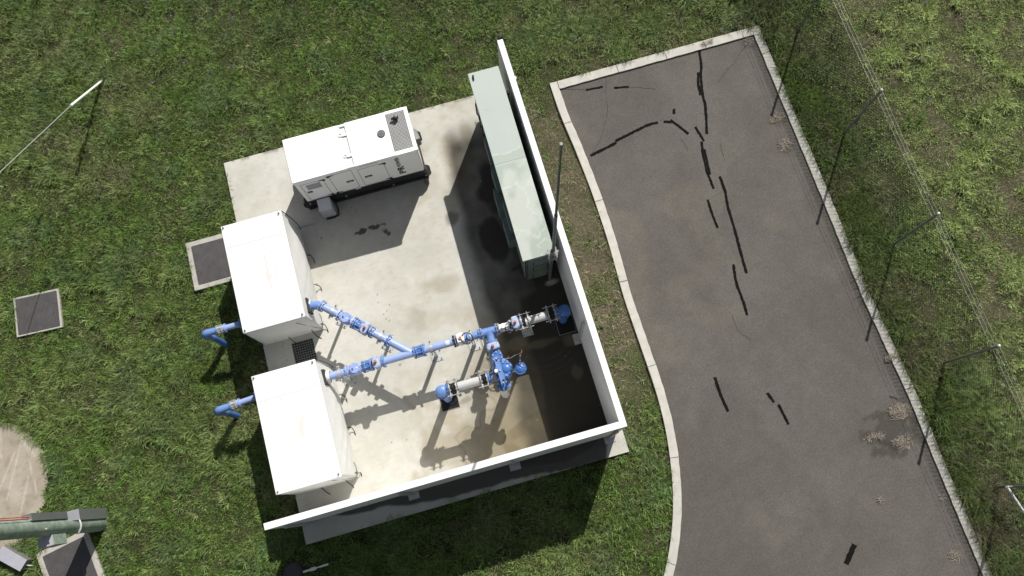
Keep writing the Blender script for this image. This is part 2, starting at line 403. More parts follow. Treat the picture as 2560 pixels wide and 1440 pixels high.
seals = [([(1747, 122), (1753, 158), (1752, 195), (1756, 235), (1763, 262), (1766, 300), (1767, 335)], .058),
 ([(1746, 181), (1745, 210), (1752, 238)], .06), ([(1465, 225), (1507, 217)], .05), ([(1535, 220), (1572, 217)], .048),
 ([(1685, 272), (1685, 285)], .055), ([(1476, 389), (1505, 375), (1541, 357)], .058), ([(1538, 353), (1580, 332), (1620, 312), (1645, 306)], .058),
 ([(1659, 304), (1680, 305)], .055), ([(1676, 300), (1698, 316), (1721, 335)], .055), ([(1738, 317), (1760, 353)], .052),
 ([(1754, 354), (1757, 385), (1768, 432), (1776, 450), (1784, 472)], .052), ([(1761, 373), (1768, 405), (1775, 437)], .05),
 ([(1799, 441), (1813, 478), (1819, 515), (1834, 565), (1850, 625), (1866, 683)], .058), ([(1769, 499), (1780, 535), (1794, 570)], .052),
 ([(1833, 661), (1841, 710), (1855, 745), (1868, 788)], .055), ([(1787, 943), (1800, 985), (1820, 1029)], .06),
 ([(1918, 982), (1935, 1006)], .058), ([(1946, 1011), (1971, 1061)], .055), ([(2136, 1361), (2115, 1410)], .10)]
for i, (pp, wd) in enumerate(seals):
    mb = MB(); ribbon(mb, [P(u, v, RZ) for u, v in pp], wd * 1.12, RZ + .004 + .001 * (i % 3)); obj('crack_sealing', mb, M['seal'], road)
mb = MB()
for pp in ([(1507, 172), (1517, 195), (1514, 225), (1519, 280), (1511, 315), (1500, 350), (1480, 385)], [(1867, 112), (1845, 137), (1838, 158), (1815, 178), (1796, 205)],
           [(1475, 390), (1467, 405), (1464, 428)], [(1700, 345), (1712, 358), (1720, 375)], [(1800, 360), (1808, 385), (1812, 400)], [(1882, 90), (1890, 110)], [(1830, 790), (1845, 830), (1880, 850)],
           [(1380, 226), (1440, 222), (1465, 225)], [(1572, 217), (1640, 222)]):
    q = resample([P(u, v, RZ) for u, v in pp], .07)
    q = [a + np.array([random.uniform(-.016, .016), random.uniform(-.016, .016)]) for a in q]
    ribbon(mb, q, .010, RZ + .003, .004)
obj('road_crack', mb, M['crack'], road)

# --- kerbs
def kerb(name, outer, inner, joints):
    mb = MB(); n = len(outer)
    j = lambda: random.uniform(-.007, .004)
    o = [np.array(p) for p in outer]; i_ = [np.array(p) + np.array([j(), j()]) for p in inner]
    v = []
    for a, b in zip(o, i_):
        zt = KZ + random.uniform(-.002, .002)
        v += [(a[0], a[1], RZ - .1), (a[0], a[1], zt), (b[0], b[1], zt - .004), (b[0], b[1], RZ - .1)]
    f = []
    for k in range(n - 1):
        for q in range(3): f.append((k * 4 + q, (k + 1) * 4 + q, (k + 1) * 4 + q + 1, k * 4 + q + 1))
    f.append((0, 1, 2, 3)); mb.add(v, f)
    o_ = struct(obj(name, mb, M['concrete'])); ORG[o_.name] = Vector((0, 0, 0))
    jb = MB()
    for k in joints:
        a, b = o[k], i_[k]; d = (b - a) / np.linalg.norm(b - a); t = np.array([-d[1], d[0]]) * .0045
        s_ = random.uniform(-.02, .02); e = b + t / .0045 * s_
        jb.add([(a[0] - t[0], a[1] - t[1], KZ + .004), (e[0] - t[0], e[1] - t[1], KZ + .003), (e[0] + t[0], e[1] + t[1], KZ + .003), (a[0] + t[0], a[1] + t[1], KZ + .004)], [(0, 1, 2, 3)])
    obj('kerb_joint', jb, M['crack'], o_)
    return o_
kerb('kerb', W_out, W_in, range(8, len(W_out), 16))
kerb('kerb', E_out, E_in, range(6, len(E_out), 14))
NO = smooth(resample([(NW[0] + .19, NW[1]), (NE[0] - .19, NE[1])], .12), 1); NI = offset(NO, -.2)
kerb('kerb', NO, NI, (0, 12, 22, 30, 38))

# --- concrete slab with its stains
slabmat = attr_mat('concrete_slab', .82, .08, 170, .25, .3, mottle=.05)
def blob(x, y, u, v, rx, ry, seed, amp=.8, s=3.0, e0=.75, e1=1.05):
    q = P(u, v, 0); d = np.hypot((x - q[0]) / rx, (y - q[1]) / ry) + (fbm(x, y, s, 4, seed) - .5) * amp
    return 1 - sstep(e0, e1, d)
def slab_col(x, y):
    n = fbm(x, y, 1.1, 5, 21); n2 = fbm(x, y, 5, 4, 22); n3 = fbm(x * .7, y * 2, 14, 3, 23)
    c = lerp3((.44, .43, .38), (.51, .50, .455), np.clip(.5 + (n - .5) * 2.2 + (n2 - .5) * .6, 0, 1))
    c = mixc(c, (.33, .31, .25), sstep(.60, .8, n3) * .25)
    # rusty brown rain marks over the east half
    c = mixc(c, (.30, .25, .16), sstep(.52, .70, fbm(x, y, 1.6, 4, 24)) * sstep(-3.2, 0, x) * .32)
    for (u, v, rx, ry, a) in ((1105, 715, .45, .3, .45), (1140, 400, .3, .8, .6), (1165, 330, .2, .5, .5), (800, 680, .5, .2, .15), (1330, 480, .3, .5, .5)):
        c = mixc(c, (.26, .215, .13), blob(x, y, u, v, rx, ry, 33, 1.0, 2.5, .3, 1.1) * a)
    # mossy brown wash that drains towards the south-east corner
    t = (x + .95) * .85 + (2.4 - y) * .55 + (fbm(x, y, .9, 4, 25) - .5) * 1.5
    brown = sstep(-.35, .8, t) * (1 - sstep(3.4, 4.6, y)) * (y > .75)
    c = mixc(c, (.17, .14, .082), brown * .85)
    c = mixc(c, (.30, .255, .17), sstep(-1.6, .2, t) * (1 - sstep(2.6, 3.6, y)) * (y > .75) * (1 - brown) * sstep(.38, .62, fbm(x, y, 2.2, 4, 84)) * .7)
    # darker tide line ring inside it
    q = (.75, 1.0); d = np.hypot((x - q[0]) / 1.35, (y - q[1]) / .62) + (fbm(x, y, 1.2, 3, 26) - .5) * .35
    c = mixc(c, (.14, .11, .06), (1 - sstep(.92, 1.0, d)) * .75)
    c = mixc(c, (.12, .095, .055), np.exp(-((t - .42 - .25 * (fbm(x, y, 3, 3, 81) - .5)) / .022) ** 2) * (y > .8) * (y < 3.2) * .45)
    ru = sstep(.60, .72, fbm(x * 1.3, y, 2.6, 5, 82)) * sstep(-4.2, -1.5, x) ; c = mixc(c, (.36, .31, .21), ru * .16)
    for (a, b, f_) in (((-2.4, 2.9), (-2.0, 2.2), .3), ((-.1, 2.2), (-.3, 1.1), .4), ((.4, 2.3), (.1, 1.0), .35), ((-1.5, 3.2), (-1.75, 2.7), .3)):
        c = mixc(c, (.22, .19, .12), np.exp(-(seg_d(x, y, a, b) / (.05 + .04 * fbm(x, y, 8, 2, 83))) ** 2) * f_)
    # damp black algae, with the shade of wall and cabinet painted in
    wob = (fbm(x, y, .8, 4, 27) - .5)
    wet_shade = sstep(.30, 1.15, x + wob * 1.6 - np.where(y > 4.8, .0, .15)) * (1 - sstep(7.3, 8.4, y + wob))
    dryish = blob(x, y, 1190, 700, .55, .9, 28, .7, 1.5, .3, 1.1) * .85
    wet_shade = np.clip(wet_shade - dryish, 0, 1)
    wet_shade = np.maximum(wet_shade, blob(x, y, 1240, 600, .55, 1.1, 29, .7, 1.3, .35, 1.1))
    wet_shade = np.maximum(wet_shade, blob(x, y, 1130, 545, .22, .22, 30, .8, 4, .5, 1.1) * .5)
    wet_shade = np.maximum(wet_shade, sstep(.36, .78, x + wob * .25 + .05 * (2.5 - y)) * (1 - sstep(4.0, 4.8, y)) * (.85 + .15 * sstep(.9, 1.3, x)))  # edge painted along the wall's shadow line
    wet_shade = np.maximum(wet_shade, (.50 + .45 * fbm(x, y, 1.7, 5, 86)) * sstep(-.1, .25, x + wob * .4) * (1 - sstep(8.0, 8.8, y)))  # overall darkening painted over the shade beside the cabinet
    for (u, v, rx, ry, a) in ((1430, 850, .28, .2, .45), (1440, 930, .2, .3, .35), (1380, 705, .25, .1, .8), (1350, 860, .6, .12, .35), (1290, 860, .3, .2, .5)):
        wet_shade = wet_shade * (1 - blob(x, y, u, v, rx, ry, 35, .6, 4, .4, 1.0) * a)
    wet_shade = wet_shade * (y > .74)
    c = mixc(c, (.026, .024, .019), np.clip(wet_shade * 1.15, 0, 1) * .96)
    for k_, rr_ in enumerate((.72, .86, 1.0, 1.12)):
        dd_ = np.hypot(x - 1.05, y - 3.35) ; c = mixc(c, (.06, .058, .05), np.exp(-((dd_ - rr_) / .02) ** 2) * (y < 3.0) * (x < 1.6) * (x > .5) * .35)
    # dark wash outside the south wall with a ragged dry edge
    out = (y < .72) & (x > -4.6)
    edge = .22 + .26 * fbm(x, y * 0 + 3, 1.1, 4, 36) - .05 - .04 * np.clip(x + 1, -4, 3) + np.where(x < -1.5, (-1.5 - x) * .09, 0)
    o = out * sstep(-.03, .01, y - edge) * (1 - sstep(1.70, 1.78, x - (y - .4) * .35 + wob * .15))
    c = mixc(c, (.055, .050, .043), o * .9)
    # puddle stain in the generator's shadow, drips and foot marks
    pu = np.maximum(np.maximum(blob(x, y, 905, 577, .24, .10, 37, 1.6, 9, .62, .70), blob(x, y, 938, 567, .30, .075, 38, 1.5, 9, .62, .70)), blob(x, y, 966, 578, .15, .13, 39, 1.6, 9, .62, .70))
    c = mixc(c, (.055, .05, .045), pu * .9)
    for (u, v, rx, ry, a) in ((1118, 1012, .28, .10, .8), (1165, 1000, .22, .09, .45), (803, 595, .03, .03, .8), (765, 565, .3, .03, .5), (925, 822, .3, .25, .10), (1000, 912, .04, .03, .6), (1040, 800, .3, .4, .16), (1060, 1105, .2, .4, .1), (1065, 455, .05, .12, .5), (1190, 310, .04, .1, .8)):
        c = mixc(c, (.10, .085, .05), blob(x, y, u, v, rx, ry, 38, .8, 9, .5, 1.0) * a)
    # leaf litter washed to the north edge
    c = mixc(c, (.13, .115, .085), sstep(.1, .0, SY1 - y) * sstep(.5, .62, fbm(x, y, 9, 3, 39)) * .7)
    # small specks
    sp = vnoise(x * 33, y * 33, 51); c = mixc(c, (.10, .08, .05), (sp > .985) * .7)
    return np.clip(c, 0, 1)
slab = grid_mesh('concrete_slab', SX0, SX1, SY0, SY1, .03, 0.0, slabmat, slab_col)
struct(slab); ORG[slab.name] = Vector((0, 0, 0))
mb = MB()
for (a, b) in (((SX0, SY0), (SX1, SY0)), ((SX1, SY0), (SX1, SY1)), ((SX1, SY1), (SX0, SY1)), ((SX0, SY1), (SX0, SY0))):
    mb.add([(a[0], a[1], 0), (b[0], b[1], 0), (b[0], b[1], -.25), (a[0], a[1], -.25)], [(3, 2, 1, 0)])
obj('slab_edge', mb, M['concrete2'], slab)

# --- round concrete apron at the lower left
CC = (-11.72, 3.28); CR = 1.50
oldc = attr_mat('old_concrete_apron', .85, .12, 90, .3, .2, mottle=.08)
def apron_col(x, y):
    c = lerp3((.30, .26, .205), (.39, .35, .29), np.clip(fbm(x, y, 2.2, 5, 61) * 1.8 - .4, 0, 1))
    c = mixc(c, (.22, .19, .14), sstep(.55, .75, fbm(x, y, 7, 3, 62)) * .5)
    for a, b in (((20, 1250), (60, 1090)), ((5, 1080), (6, 1145)), ((55, 1280), (75, 1190)), ((0, 1230), (40, 1130)), ((75, 1150), (95, 1230)), ((60, 1100), (90, 1140))):
        c = mixc(c, (.5, .46, .39), np.exp(-(seg_d(x, y, P(*a, GZ), P(*b, GZ)) / .018) ** 2) * .6)
    return c
apr = grid_mesh('concrete_apron', CC[0] - 1.6, CC[0] + 1.6, CC[1] - 1.6, CC[1] + 1.6, .04, lambda x, y: np.full_like(x, GZ + .045), oldc, apron_col,
                inside=lambda x, y: np.hypot(x - CC[0], y - CC[1]) < CR + (fbm(x, y, 2.5, 3, 63) - .5) * .18)
struct(apr)

# ================================================================== SCREEN WALL (two white panels meeting at a corner, on bolted feet)
WH = 2.33
WB = 0.05
t = thing('screen_wall', 'tall white two-sided screen wall around the south-east corner of the concrete slab', 'wall', (1.95, .75, 0))
def quadwall(pts, z0, z1):
    m_ = MB(); m_.hexa([(p[0], p[1], z0) for p in pts] + [(p[0], p[1], z1) for p in pts]); return m_
iw = P(1549, 1047, WH); ow = P(1567, 1061, WH)
n0 = P(1242.5, 101, WH); n1 = P(1256.5, 97.5, WH)
xo = ow[0]; xi = ow[0] - .125
east = [(xi, .785), (xo, .785), (n1[0], n1[1]), (n0[0], n1[1])]
sy0, sy1 = .655, .782
south = [(-5.11, sy0), (xo, sy0), (xo, sy1), (-5.11, sy1)]
obj('wall_panel', quadwall(east, WB, WH), M['whitewall'], t)
obj('wall_panel', quadwall(south, WB, WH), M['whitewall'], t)
def foot(x, y, dx, dy, stem=True):
    m_ = MB(); hx, hy = (.12, .075) if dy else (.075, .12)
    m_.cur = 0; m_.box(x - hx, y - hy, .003, x + hx, y + hy, .018)
    m_.cur = 1
    for k in (-.07, .07):
        bx, by = (x + k, y) if dy else (x, y + k)
        m_.tube((bx, by, .018), (bx, by, .05), .013, None, 6)
    m_.cur = 0
    if stem:
        if dy: m_.box(x - .03, min(y - dy * .02, y - dy * .07), .018, x + .03, max(y - dy * .02, y - dy * .07), 1.9)
        else: m_.box(min(x - dx * .02, x - dx * .07), y - .03, .018, max(x - dx * .02, x - dx * .07), y + .03, 1.9)
    o = obj('foot_bracket', m_, [M['galv'], M['bolt']], t); return o
for (u, v) in ((1285, 1156), (1033, 1232), (777, 1310)):
    q = P(u, v, 0); foot(q[0], sy0 - .078, 0, -1, True)
foot(xo - .17, sy0 - .078, 0, -1, True)
q = P(1452, 845, 0); foot(xi - .10, q[1], -1, 0, True)
q = P(1318, 280, 0); foot(n1[0] + .11, q[1], 1, 0, True)
q = P(1290, 300, 0); foot(n0[0] - .10, q[1] - .15, -1, 0, True)

# black drain pipe standing at the far end of the wall
q = P(1250, 90, WH - .03)
t = thing('vent_pipe', 'black capped vent pipe standing at the far end of the white wall', 'pipe', (q[0], q[1], 0))
mb = MB(); mb.tube((q[0], q[1], -.1), (q[0], q[1], WH - .08), .048, None, 20); obj('pipe_body', mb, M['black'], t)
mb = MB(); mb.lathe((q[0], q[1], WH - .10), (0, 0, 1), [(0, .054), (.06, .054), (.085, .045), (.09, .0)], 20); obj('pipe_cap', mb, M['rubber'], t)

# ================================================================== PUMP ENCLOSURES
M['sheet'] = attr_mat('white_roof_sheet', .4, .02, 60, 0.0, .4)
def enclosure(x0, x1, y0, y1, label, seed, ph, seamx, seamy):
    zt = 1.50
    t = thing('pump_enclosure', label, 'pump enclosure', ((x0 + x1) / 2, (y0 + y1) / 2, 0), 'white covered pump enclosures on the slab')
    rr = random.Random(seed)
    mb = MB(); mb.box(x0, y0, zt - .045, x1, y1, zt, .012); rf = obj('roof_panel', mb, M['white'], t)
    def rcol(x, y):
        c = np.tile(np.array([[.83, .83, .81]]), (len(x), 1)); c = c * (1 - .05 * fbm(x, y, 1.3, 4, seed)[:, None])
        cx_, cy_ = (x0 + x1) / 2 + .12, (y0 + y1) / 2 - .02; d = np.hypot((x - cx_) / .10, (y - cy_) / .55)
        c = mixc(c, (.52, .51, .48), np.clip((1 - sstep(.2, 1.25, d)) * sstep(.42, .72, fbm(x * 3, y, 5, 4, seed + 2)) * 1.1, 0, .6))
        d = np.hypot((x - cx_ + .1) / .4, (y - cy_) / .9); return mixc(c, (.66, .655, .63), (1 - sstep(.2, 1.1, d)) * .35 * fbm(x, y, 3, 3, seed + 5))
    rs = grid_mesh('roof_sheet', x0 + .014, x1 - .014, y0 + .014, y1 - .014, .025, zt + .0015, M['sheet'], rcol); rs.parent = rf
    rs.data.transform(Matrix.Translation(-ORG[t.name])); ORG[rs.name] = ORG[t.name]
    mb = MB(); g = .0035
    mb.box(x0 + .03, seamy - g, zt + .002, x1 - .03, seamy + g, zt + .0045)
    mb.box(x0 + .03, seamy - .05, zt + .002, x1 - .03, seamy - .046, zt + .003)
    mb.box(seamx - g, y0 + .02, zt + .002, seamx + g, seamy - .05, zt + .003)
    obj('roof_seam', mb, M['ltseam'], rf)
    for (a, b) in ((x0 + .05, y0 + .05), (x1 - .05, y0 + .06), (x0 + .05, y1 - .05), (x1 - .06, y1 - .06)):
        mb = MB(); mb.tube((a, b, zt), (a, b, zt + .012), .022, None, 10); mb.torus((a, b, zt + .03), (1, rr.uniform(-.4, .4), .5), .019, .005, 12, 6); obj('lifting_eye', mb, M['galvdull'], rf)
    mb = MB(); mb.box(x0 + .005, y0 + .004, zt - .062, x1 - .004, y1 - .004, zt - .046); obj('roof_rim', mb, M['black'], t)
    # loose fabric skirt: four sides bulging and creased
    mb = MB(); NZ = 16
    corners = [(x0 + .012, y0 + .012), (x1 - .012, y0 + .012), (x1 - .012, y1 - .012), (x0 + .012, y1 - .012)]
    ring = []
    for k in range(4):
        a = np.array(corners[k]); b = np.array(corners[(k + 1) % 4]); L = np.linalg.norm(b - a); n = int(L / .05)
        for i in range(n): ring.append((a + (b - a) * i / n, i / n, k))
    nr = len(ring); vs = []
    for j in range(NZ + 1):
        s = j / NZ; z = zt - .06 - s * (zt - .07)
        for (p, u, k) in ring:
            nrm = np.array([(0, -1), (1, 0), (0, 1), (-1, 0)][k])
            bulge = math.sin(math.pi * s ** 1.25) * math.sin(math.pi * u) ** .8 * (.035, .10, .03, .012)[k] + .035 * s * (1 if k == 1 else .3)
            cr = (float(fbm(p[0] * 2 + seed, z * 3 + p[1] * 2, 1.6, 3, seed)) - .5) * .05 * math.sin(math.pi * min(1, s * 1.3)) * min(1, 6 * u * (1 - u) + .15)
            fold = (.018 * math.exp(-((s - .93) / .03) ** 2) - .014 * math.exp(-((s - .86) / .03) ** 2)) * (1 if k in (0, 1) else .3)
            q = p + nrm * (bulge + cr + fold); vs.append((q[0], q[1], z))
    mb.add(vs, [(j * nr + i, j * nr + (i + 1) % nr, (j + 1) * nr + (i + 1) % nr, (j + 1) * nr + i) for j in range(NZ) for i in range(nr)], True)
    sk = obj('fabric_skirt', mb, M['fabric'], t)
    # dark corner zip and buckled tie-down straps near the ground
    mb = MB()
    c1 = [(x1 + .000, y1 - .004, zt - .05), (x1 + .028, y1 + .012, 1.1), (x1 + .05, y1 + .022, .7), (x1 + .066, y1 + .012, .35), (x1 + .05, y1 + .0, .05)]
    mb.path(c1, .010, 6); obj('corner_zip', mb, M['black'], sk)
    mb = MB()
    mb.path([(x1 - .28, y0 - .008, zt - .3), (x1 + .006, y0 - .008, .14), (x1 + .06, y0 + .05, .13)], .005, 5); obj('corner_zip', mb, M['black'], sk); mb = MB()
    mb.path([(x1 + .05, y0 + .05, .135), (x1 + .06, y0 + .22, .13), (x1 + .05, y0 + .32, .2)], .006, 5); obj('corner_zip', mb, M['black'], sk)
    ends = [(x1 + .13, y0 + .42 * (y1 - y0) + ph), (x1 + .12, y0 + .72 * (y1 - y0) + ph), (x1 + .06, y0 + .10)]
    for (a, b) in ends:
        mb = MB(); w_ = rr.uniform(-.05, .05)
        mb.path([(a - .06, b, .20), (a + .0, b - .02, .16), (a + .03, b - .03, .10), (a + .05, b - .07 + w_, .03), (a + .055, b - .15 + w_, .015)], .009, 5)
        mb.torus((a, b - .01, .15), (.2, .3, 1), .022, .005, 10, 5)
        obj('tie_strap', mb, M['black'], t)
    for a in (x0 + .45 * (x1 - x0), x0 + .85 * (x1 - x0)):
        mb = MB(); mb.path([(a, y0 - .0, .22), (a + .01, y0 - .05, .10), (a + .03 + rr.uniform(0, .07), y0 - .13, .02), (a + .06 + rr.uniform(0, .08), y0 - .19, .012)], .009, 5); obj('tie_strap', mb, M['black'], t)
    return t
enA = enclosure(-4.985, -3.655, 4.665, 7.085, 'white covered pump enclosure beside the grated pit, blue pipe bending out of its corner', 3, 0, -4.04, 6.57)
enB = enclosure(-5.01, -3.66, 1.285, 3.745, 'white covered pump enclosure nearest the long white wall, straight blue pipe entering its side', 8, .05, -4.52, 3.19)
def sleeve(par, p, d, r, long=.16):
    mb = MB(); d = Vector(d).normalized(); p = Vector(p)
    mb.obox(p - d * .03, d, d.cross(Vector((0, 0, 1))), (0, 0, 1), .035, r * 1.55, r * 1.35); obj('pipe_opening', mb, M['seam'], par)
    mb = MB(); n = 22; v = []
    a = Vector((0, 0, 1)); b = d.cross(a).normalized()
    for j in range(5):
        s = j / 4
        for i in range(n):
            th = 2 * math.pi * i / n; rad = r * (1.75 - .55 * s) * (1 + .10 * math.sin(5 * th + j * 1.3) + .05 * math.sin(9 * th + j))
            up = math.cos(th)
            if up > 0: rad *= .78
            v.append(p + d * (long * s - .08) + (a * math.cos(th) + b * math.sin(th)) * rad - a * .05 * (1 - s))
    mb.add(v, [(j * n + i, j * n + (i + 1) % n, (j + 1) * n + (i + 1) % n, (j + 1) * n + i) for j in range(4) for i in range(n)], True)
    obj('fabric_sleeve', mb, M['fabric'], par)

# ================================================================== PIPEWORK
Z1 = 1.06; r0 = .083
YM = 3.385          # the main header runs along x
def mainx(u, v=None): return P(u, 942 - (u - 815) * .2735, Z1)[0]
pw = thing('pump_manifold', 'blue pump header pipework with valves and a large control valve across the slab', 'pipework', (0, YM, 0))
def run(x0, x1, m_, r=r0, name='pipe_section', y=YM, z=Z1):
    mb = MB(); mb.tube((x0, y, z), (x1, y, z), r, None, 28); return obj(name, mb, M[m_], pw)
def flangex(x, m_, y=YM, z=Z1, r=.135, name='flange', bolts=8, t_=.024):
    mb = MB(); mb.flange((x, y, z), (1, 0, 0), r, t_, bolts, 1); return obj(name, mb, [M[m_], M['bolt']], pw)
def flg(c, d, m_, r=.135, bolts=8, t_=.024):
    mb = MB(); mb.flange(c, d, r, t_, bolts, 1); return obj('flange', mb, [M[m_], M['bolt']], pw)
def dismantling(c0, c1, m_='midblue', r=.135, n=8, core='blue'):
    c0 = Vector(c0); c1 = Vector(c1); d = (c1 - c0).normalized(); L = (c1 - c0).length
    mb = MB(); mb.cur = 0
    mb.flange(c0, d, r, .024, 0); mb.flange(c1, d, r, .024, 0); mb.flange(c0 + d * L * .22, d, r * .93, .02, 0); mb.flange(c0 + d * L * .86, d, r * .98, .018, 0)
    mb.cur = 2; mb.tube(c0, c1, r * .66, None, 24); mb.tube(c0 + d * L * .3, c0 + d * L * .62, r * .74, None, 24)
    mb.cur = 1; a = d.orthogonal().normalized(); b = d.cross(a)
    for i in range(n):
        th = 2 * math.pi * (i + .5) / n; q = (a * math.cos(th) + b * math.sin(th)) * r * .86
        mb.cur = 0; mb.tube(c0 + q - d * .035, c1 + q + d * .035, .008, None, 6)
        mb.cur = 1
        for e in (c0 + q - d * .022, c1 + q + d * .022, c0 + q + d * (L * .22 + .016)): mb.tube(e - d * .009, e + d * .009, .014, None, 6)
    return obj('dismantling_joint', mb, [M[m_], M['paleblue'], M[core]], pw)
def bellows(c0, c1, r=.105, n=3):
    c0 = Vector(c0); c1 = Vector(c1); d = (c1 - c0).normalized(); L = (c1 - c0).length
    mb = MB(); pr = []
    for i in range(n * 6 + 1):
        s = i / (n * 6); pr.append((L * s, r * (.86 + .16 * abs(math.sin(math.pi * n * s)))))
    mb.lathe(c0, d, pr, 26); o = obj('rubber_bellows', mb, M['rubber'], pw)
    mb = MB()
    for e in (c0, c1): mb.flange(e, d, .14, .02, 8)
    a = Vector((0, 0, 1)); b = d.cross(a).normalized()
    for th in (R(60), R(180), R(300)):
        q = (a * math.cos(th) + b * math.sin(th)) * .175
        mb.tube(c0 + q - d * .08, c1 + q + d * .08, .008, None, 6)
        for e in (c0, c1):
            mb.obox(e + q * .9, d, q, d.cross(q), .010, .05, .035)
            for k in (-.022, .022): mb.tube(e + q + d * (k - .008), e + q + d * (k + .008), .016, None, 6)
    obj('tie_rod_frame', mb, M['galv'], pw); return o
def checkvalve(c, d, m_='pipe'):
    c = Vector(c); d = Vector(d).normalized(); up = Vector((0, 0, 1)); s = d.cross(up)
    mb = MB(); mb.ellipsoid(c, d, s, up, .155, .125, .115, 20, 12, .8)
    mb.tube(c - d * .17, c + d * .17, .088, None, 24)
    # round bolted cover on top
    q = c + up * .095
    mb.tube(q, q + up * .030, .118, None, 24); mb.tube(q + up * .03, q + up * .048, .10, None, 24)
    mb.cur = 1
    for i in range(8):
        th = 2 * math.pi * i / 8; e = q + (d * math.cos(th) + s * math.sin(th)) * .104; mb.tube(e + up * .02, e + up * .045, .010, None, 6)
    mb.tube(q + up * .04 - d * .04, q + up * .075 - d * .04, .018, None, 8)
    o = obj('check_valve', mb, [M[m_], M['blue']], pw)
    mb = MB(); mb.obox(q + up * .05 + d * .05, d, s, up, .018, .012, .003); obj('name_plate', mb, M['stripwhite'], o)
    for e in (-.175, .175):
        flg(c + d * e, d, 'pipe', .135)
    return o
def gatevalve(c, d, m_='paleblue', tall=.17, cap=True):
    c = Vector(c); d = Vector(d).normalized(); up = Vector((0, 0, 1)); s = d.cross(up)
    mb = MB(); mb.tube(c - d * .10, c + d * .10, .086, None, 24)
    mb.ellipsoid(c + up * .02, d, s, up, .072, .145, .125, 20, 12, .65)
    mb.ellipsoid(c + up * tall * .75, d, s, up, .060, .12, .075, 20, 10, .6)
    mb.ellipsoid(c + up * (tall + .03), d, s, up, .075, .135, .026, 20, 8, .5)
    for a in (-1, 1):
        for b in (-1, 1):
            e = c + up * (tall + .04) + d * a * .05 + s * b * .095; mb.tube(e, e + up * .025, .011, None, 6)
    mb.tube(c + up * (tall + .04), c + up * (tall + .09), .032, None, 14)
    o = obj('gate_valve', mb, M[m_], pw)
    if cap:
        mb = MB(); mb.obox(c + up * (tall + .11), d, s, up, .020, .020, .028); mb.tube(c + up * (tall + .085), c + up * (tall + .10), .03, None, 12); obj('spindle_cap', mb, M['orange'], o)
    for e in (-.115, .115): flg(c + d * e, d, 'midblue', .125)
    return o
def handwheel(c, R_=.115, tilt=(0, 0, 1), par=None):
    c = Vector(c); d = Vector(tilt).normalized(); a = d.orthogonal().normalized(); b = d.cross(a)
    mb = MB(); mb.torus(c, d, R_, .0105, 32, 8)
    for i in range(3):
        th = 2 * math.pi * i / 3 + .5; mb.tube(c, c + (a * math.cos(th) + b * math.sin(th)) * R_, .007, None, 6)
    mb.tube(c - d * .03, c + d * .02, .02, None, 10); o = obj('handwheel', mb, M['black'], par or pw); return o

# ---- main header, west to east
run(-3.70, mainx(868), 'pipe')
flangex(mainx(866), 'pipe', r=.125)
xc = mainx(889); checkvalve((xc, YM, Z1), (1, 0, 0))
xa = mainx(908) + .01; xb = mainx(930)
dismantling((xa, YM, Z1), (xb, YM, Z1))
xg = mainx(942) + .01; gatevalve((xg, YM, Z1), (1, 0, 0))
run(mainx(953), mainx(1036), 'pipe')
flangex(mainx(960), 'midblue', r=.14, t_=.03)
xj0 = mainx(1037); xj1 = mainx(1061)
dismantling((xj0, YM, Z1), (xj1, YM, Z1), 'midblue', .14)
run(xj1, mainx(1134), 'pipe')
q = mainx(1120); mb = MB()
for i in range(6):
    th0 = R(55 + i * 12); th1 = R(55 + (i + 1) * 12)
    v = [(q + dx, YM + math.cos(th) * (r0 + .0015), Z1 + math.sin(th) * (r0 + .0015)) for th in (th0, th1) for dx in (-.04, .035 if i % 2 else .045)]
    mb.add(v, [(0, 1, 3, 2)])
obj('pipe_sticker', mb, M['stripwhite'], pw)
flangex(mainx(1136), 'black', r=.135); flangex(mainx(1141), 'midblue', r=.13)
# white gear-operated valve with black handwheel
xv = mainx(1153); mb = MB()
mb.tube((xv - .09, YM, Z1), (xv + .1, YM, Z1), .085, None, 24); mb.ellipsoid((xv, YM, Z1 + .05), (1, 0, 0), (0, 1, 0), (0, 0, 1), .09, .13, .15, 18, 10, .6)
mb.obox((xv + .0, YM, Z1 + .19), (1, 0, 0), (0, 1, 0), (0, 0, 1), .075, .085, .04); mb.tube((xv, YM, Z1 + .2), (xv, YM, Z1 + .26), .04, None, 12)
gv = obj('geared_valve', mb, M['offwhite'], pw)
mb = MB(); mb.tube((xv, YM, Z1 + .26), (xv, YM, Z1 + .275), .025, None, 10); obj('spindle_cap', mb, M['orange'], gv)
hx = P(1167, 846, Z1 + .22)
mb = MB(); mb.tube((xv + .05, YM - .02, Z1 + .17), (hx[0], hx[1], Z1 + .2), .018, None, 8); mb.ellipsoid((hx[0], hx[1], Z1 + .17), (1, 0, 0), (0, 1, 0), (0, 0, 1), .045, .055, .05); obj('gear_box', mb, M['midblue'], gv)
handwheel(hx, .118, (.12, -.2, 1), gv)
run(mainx(1160), mainx(1206), 'midblue')
flangex(mainx(1165), 'midblue', r=.13); flangex(mainx(1199), 'midblue', r=.125, t_=.02); flangex(mainx(1204), 'midblue', r=.125, t_=.02)
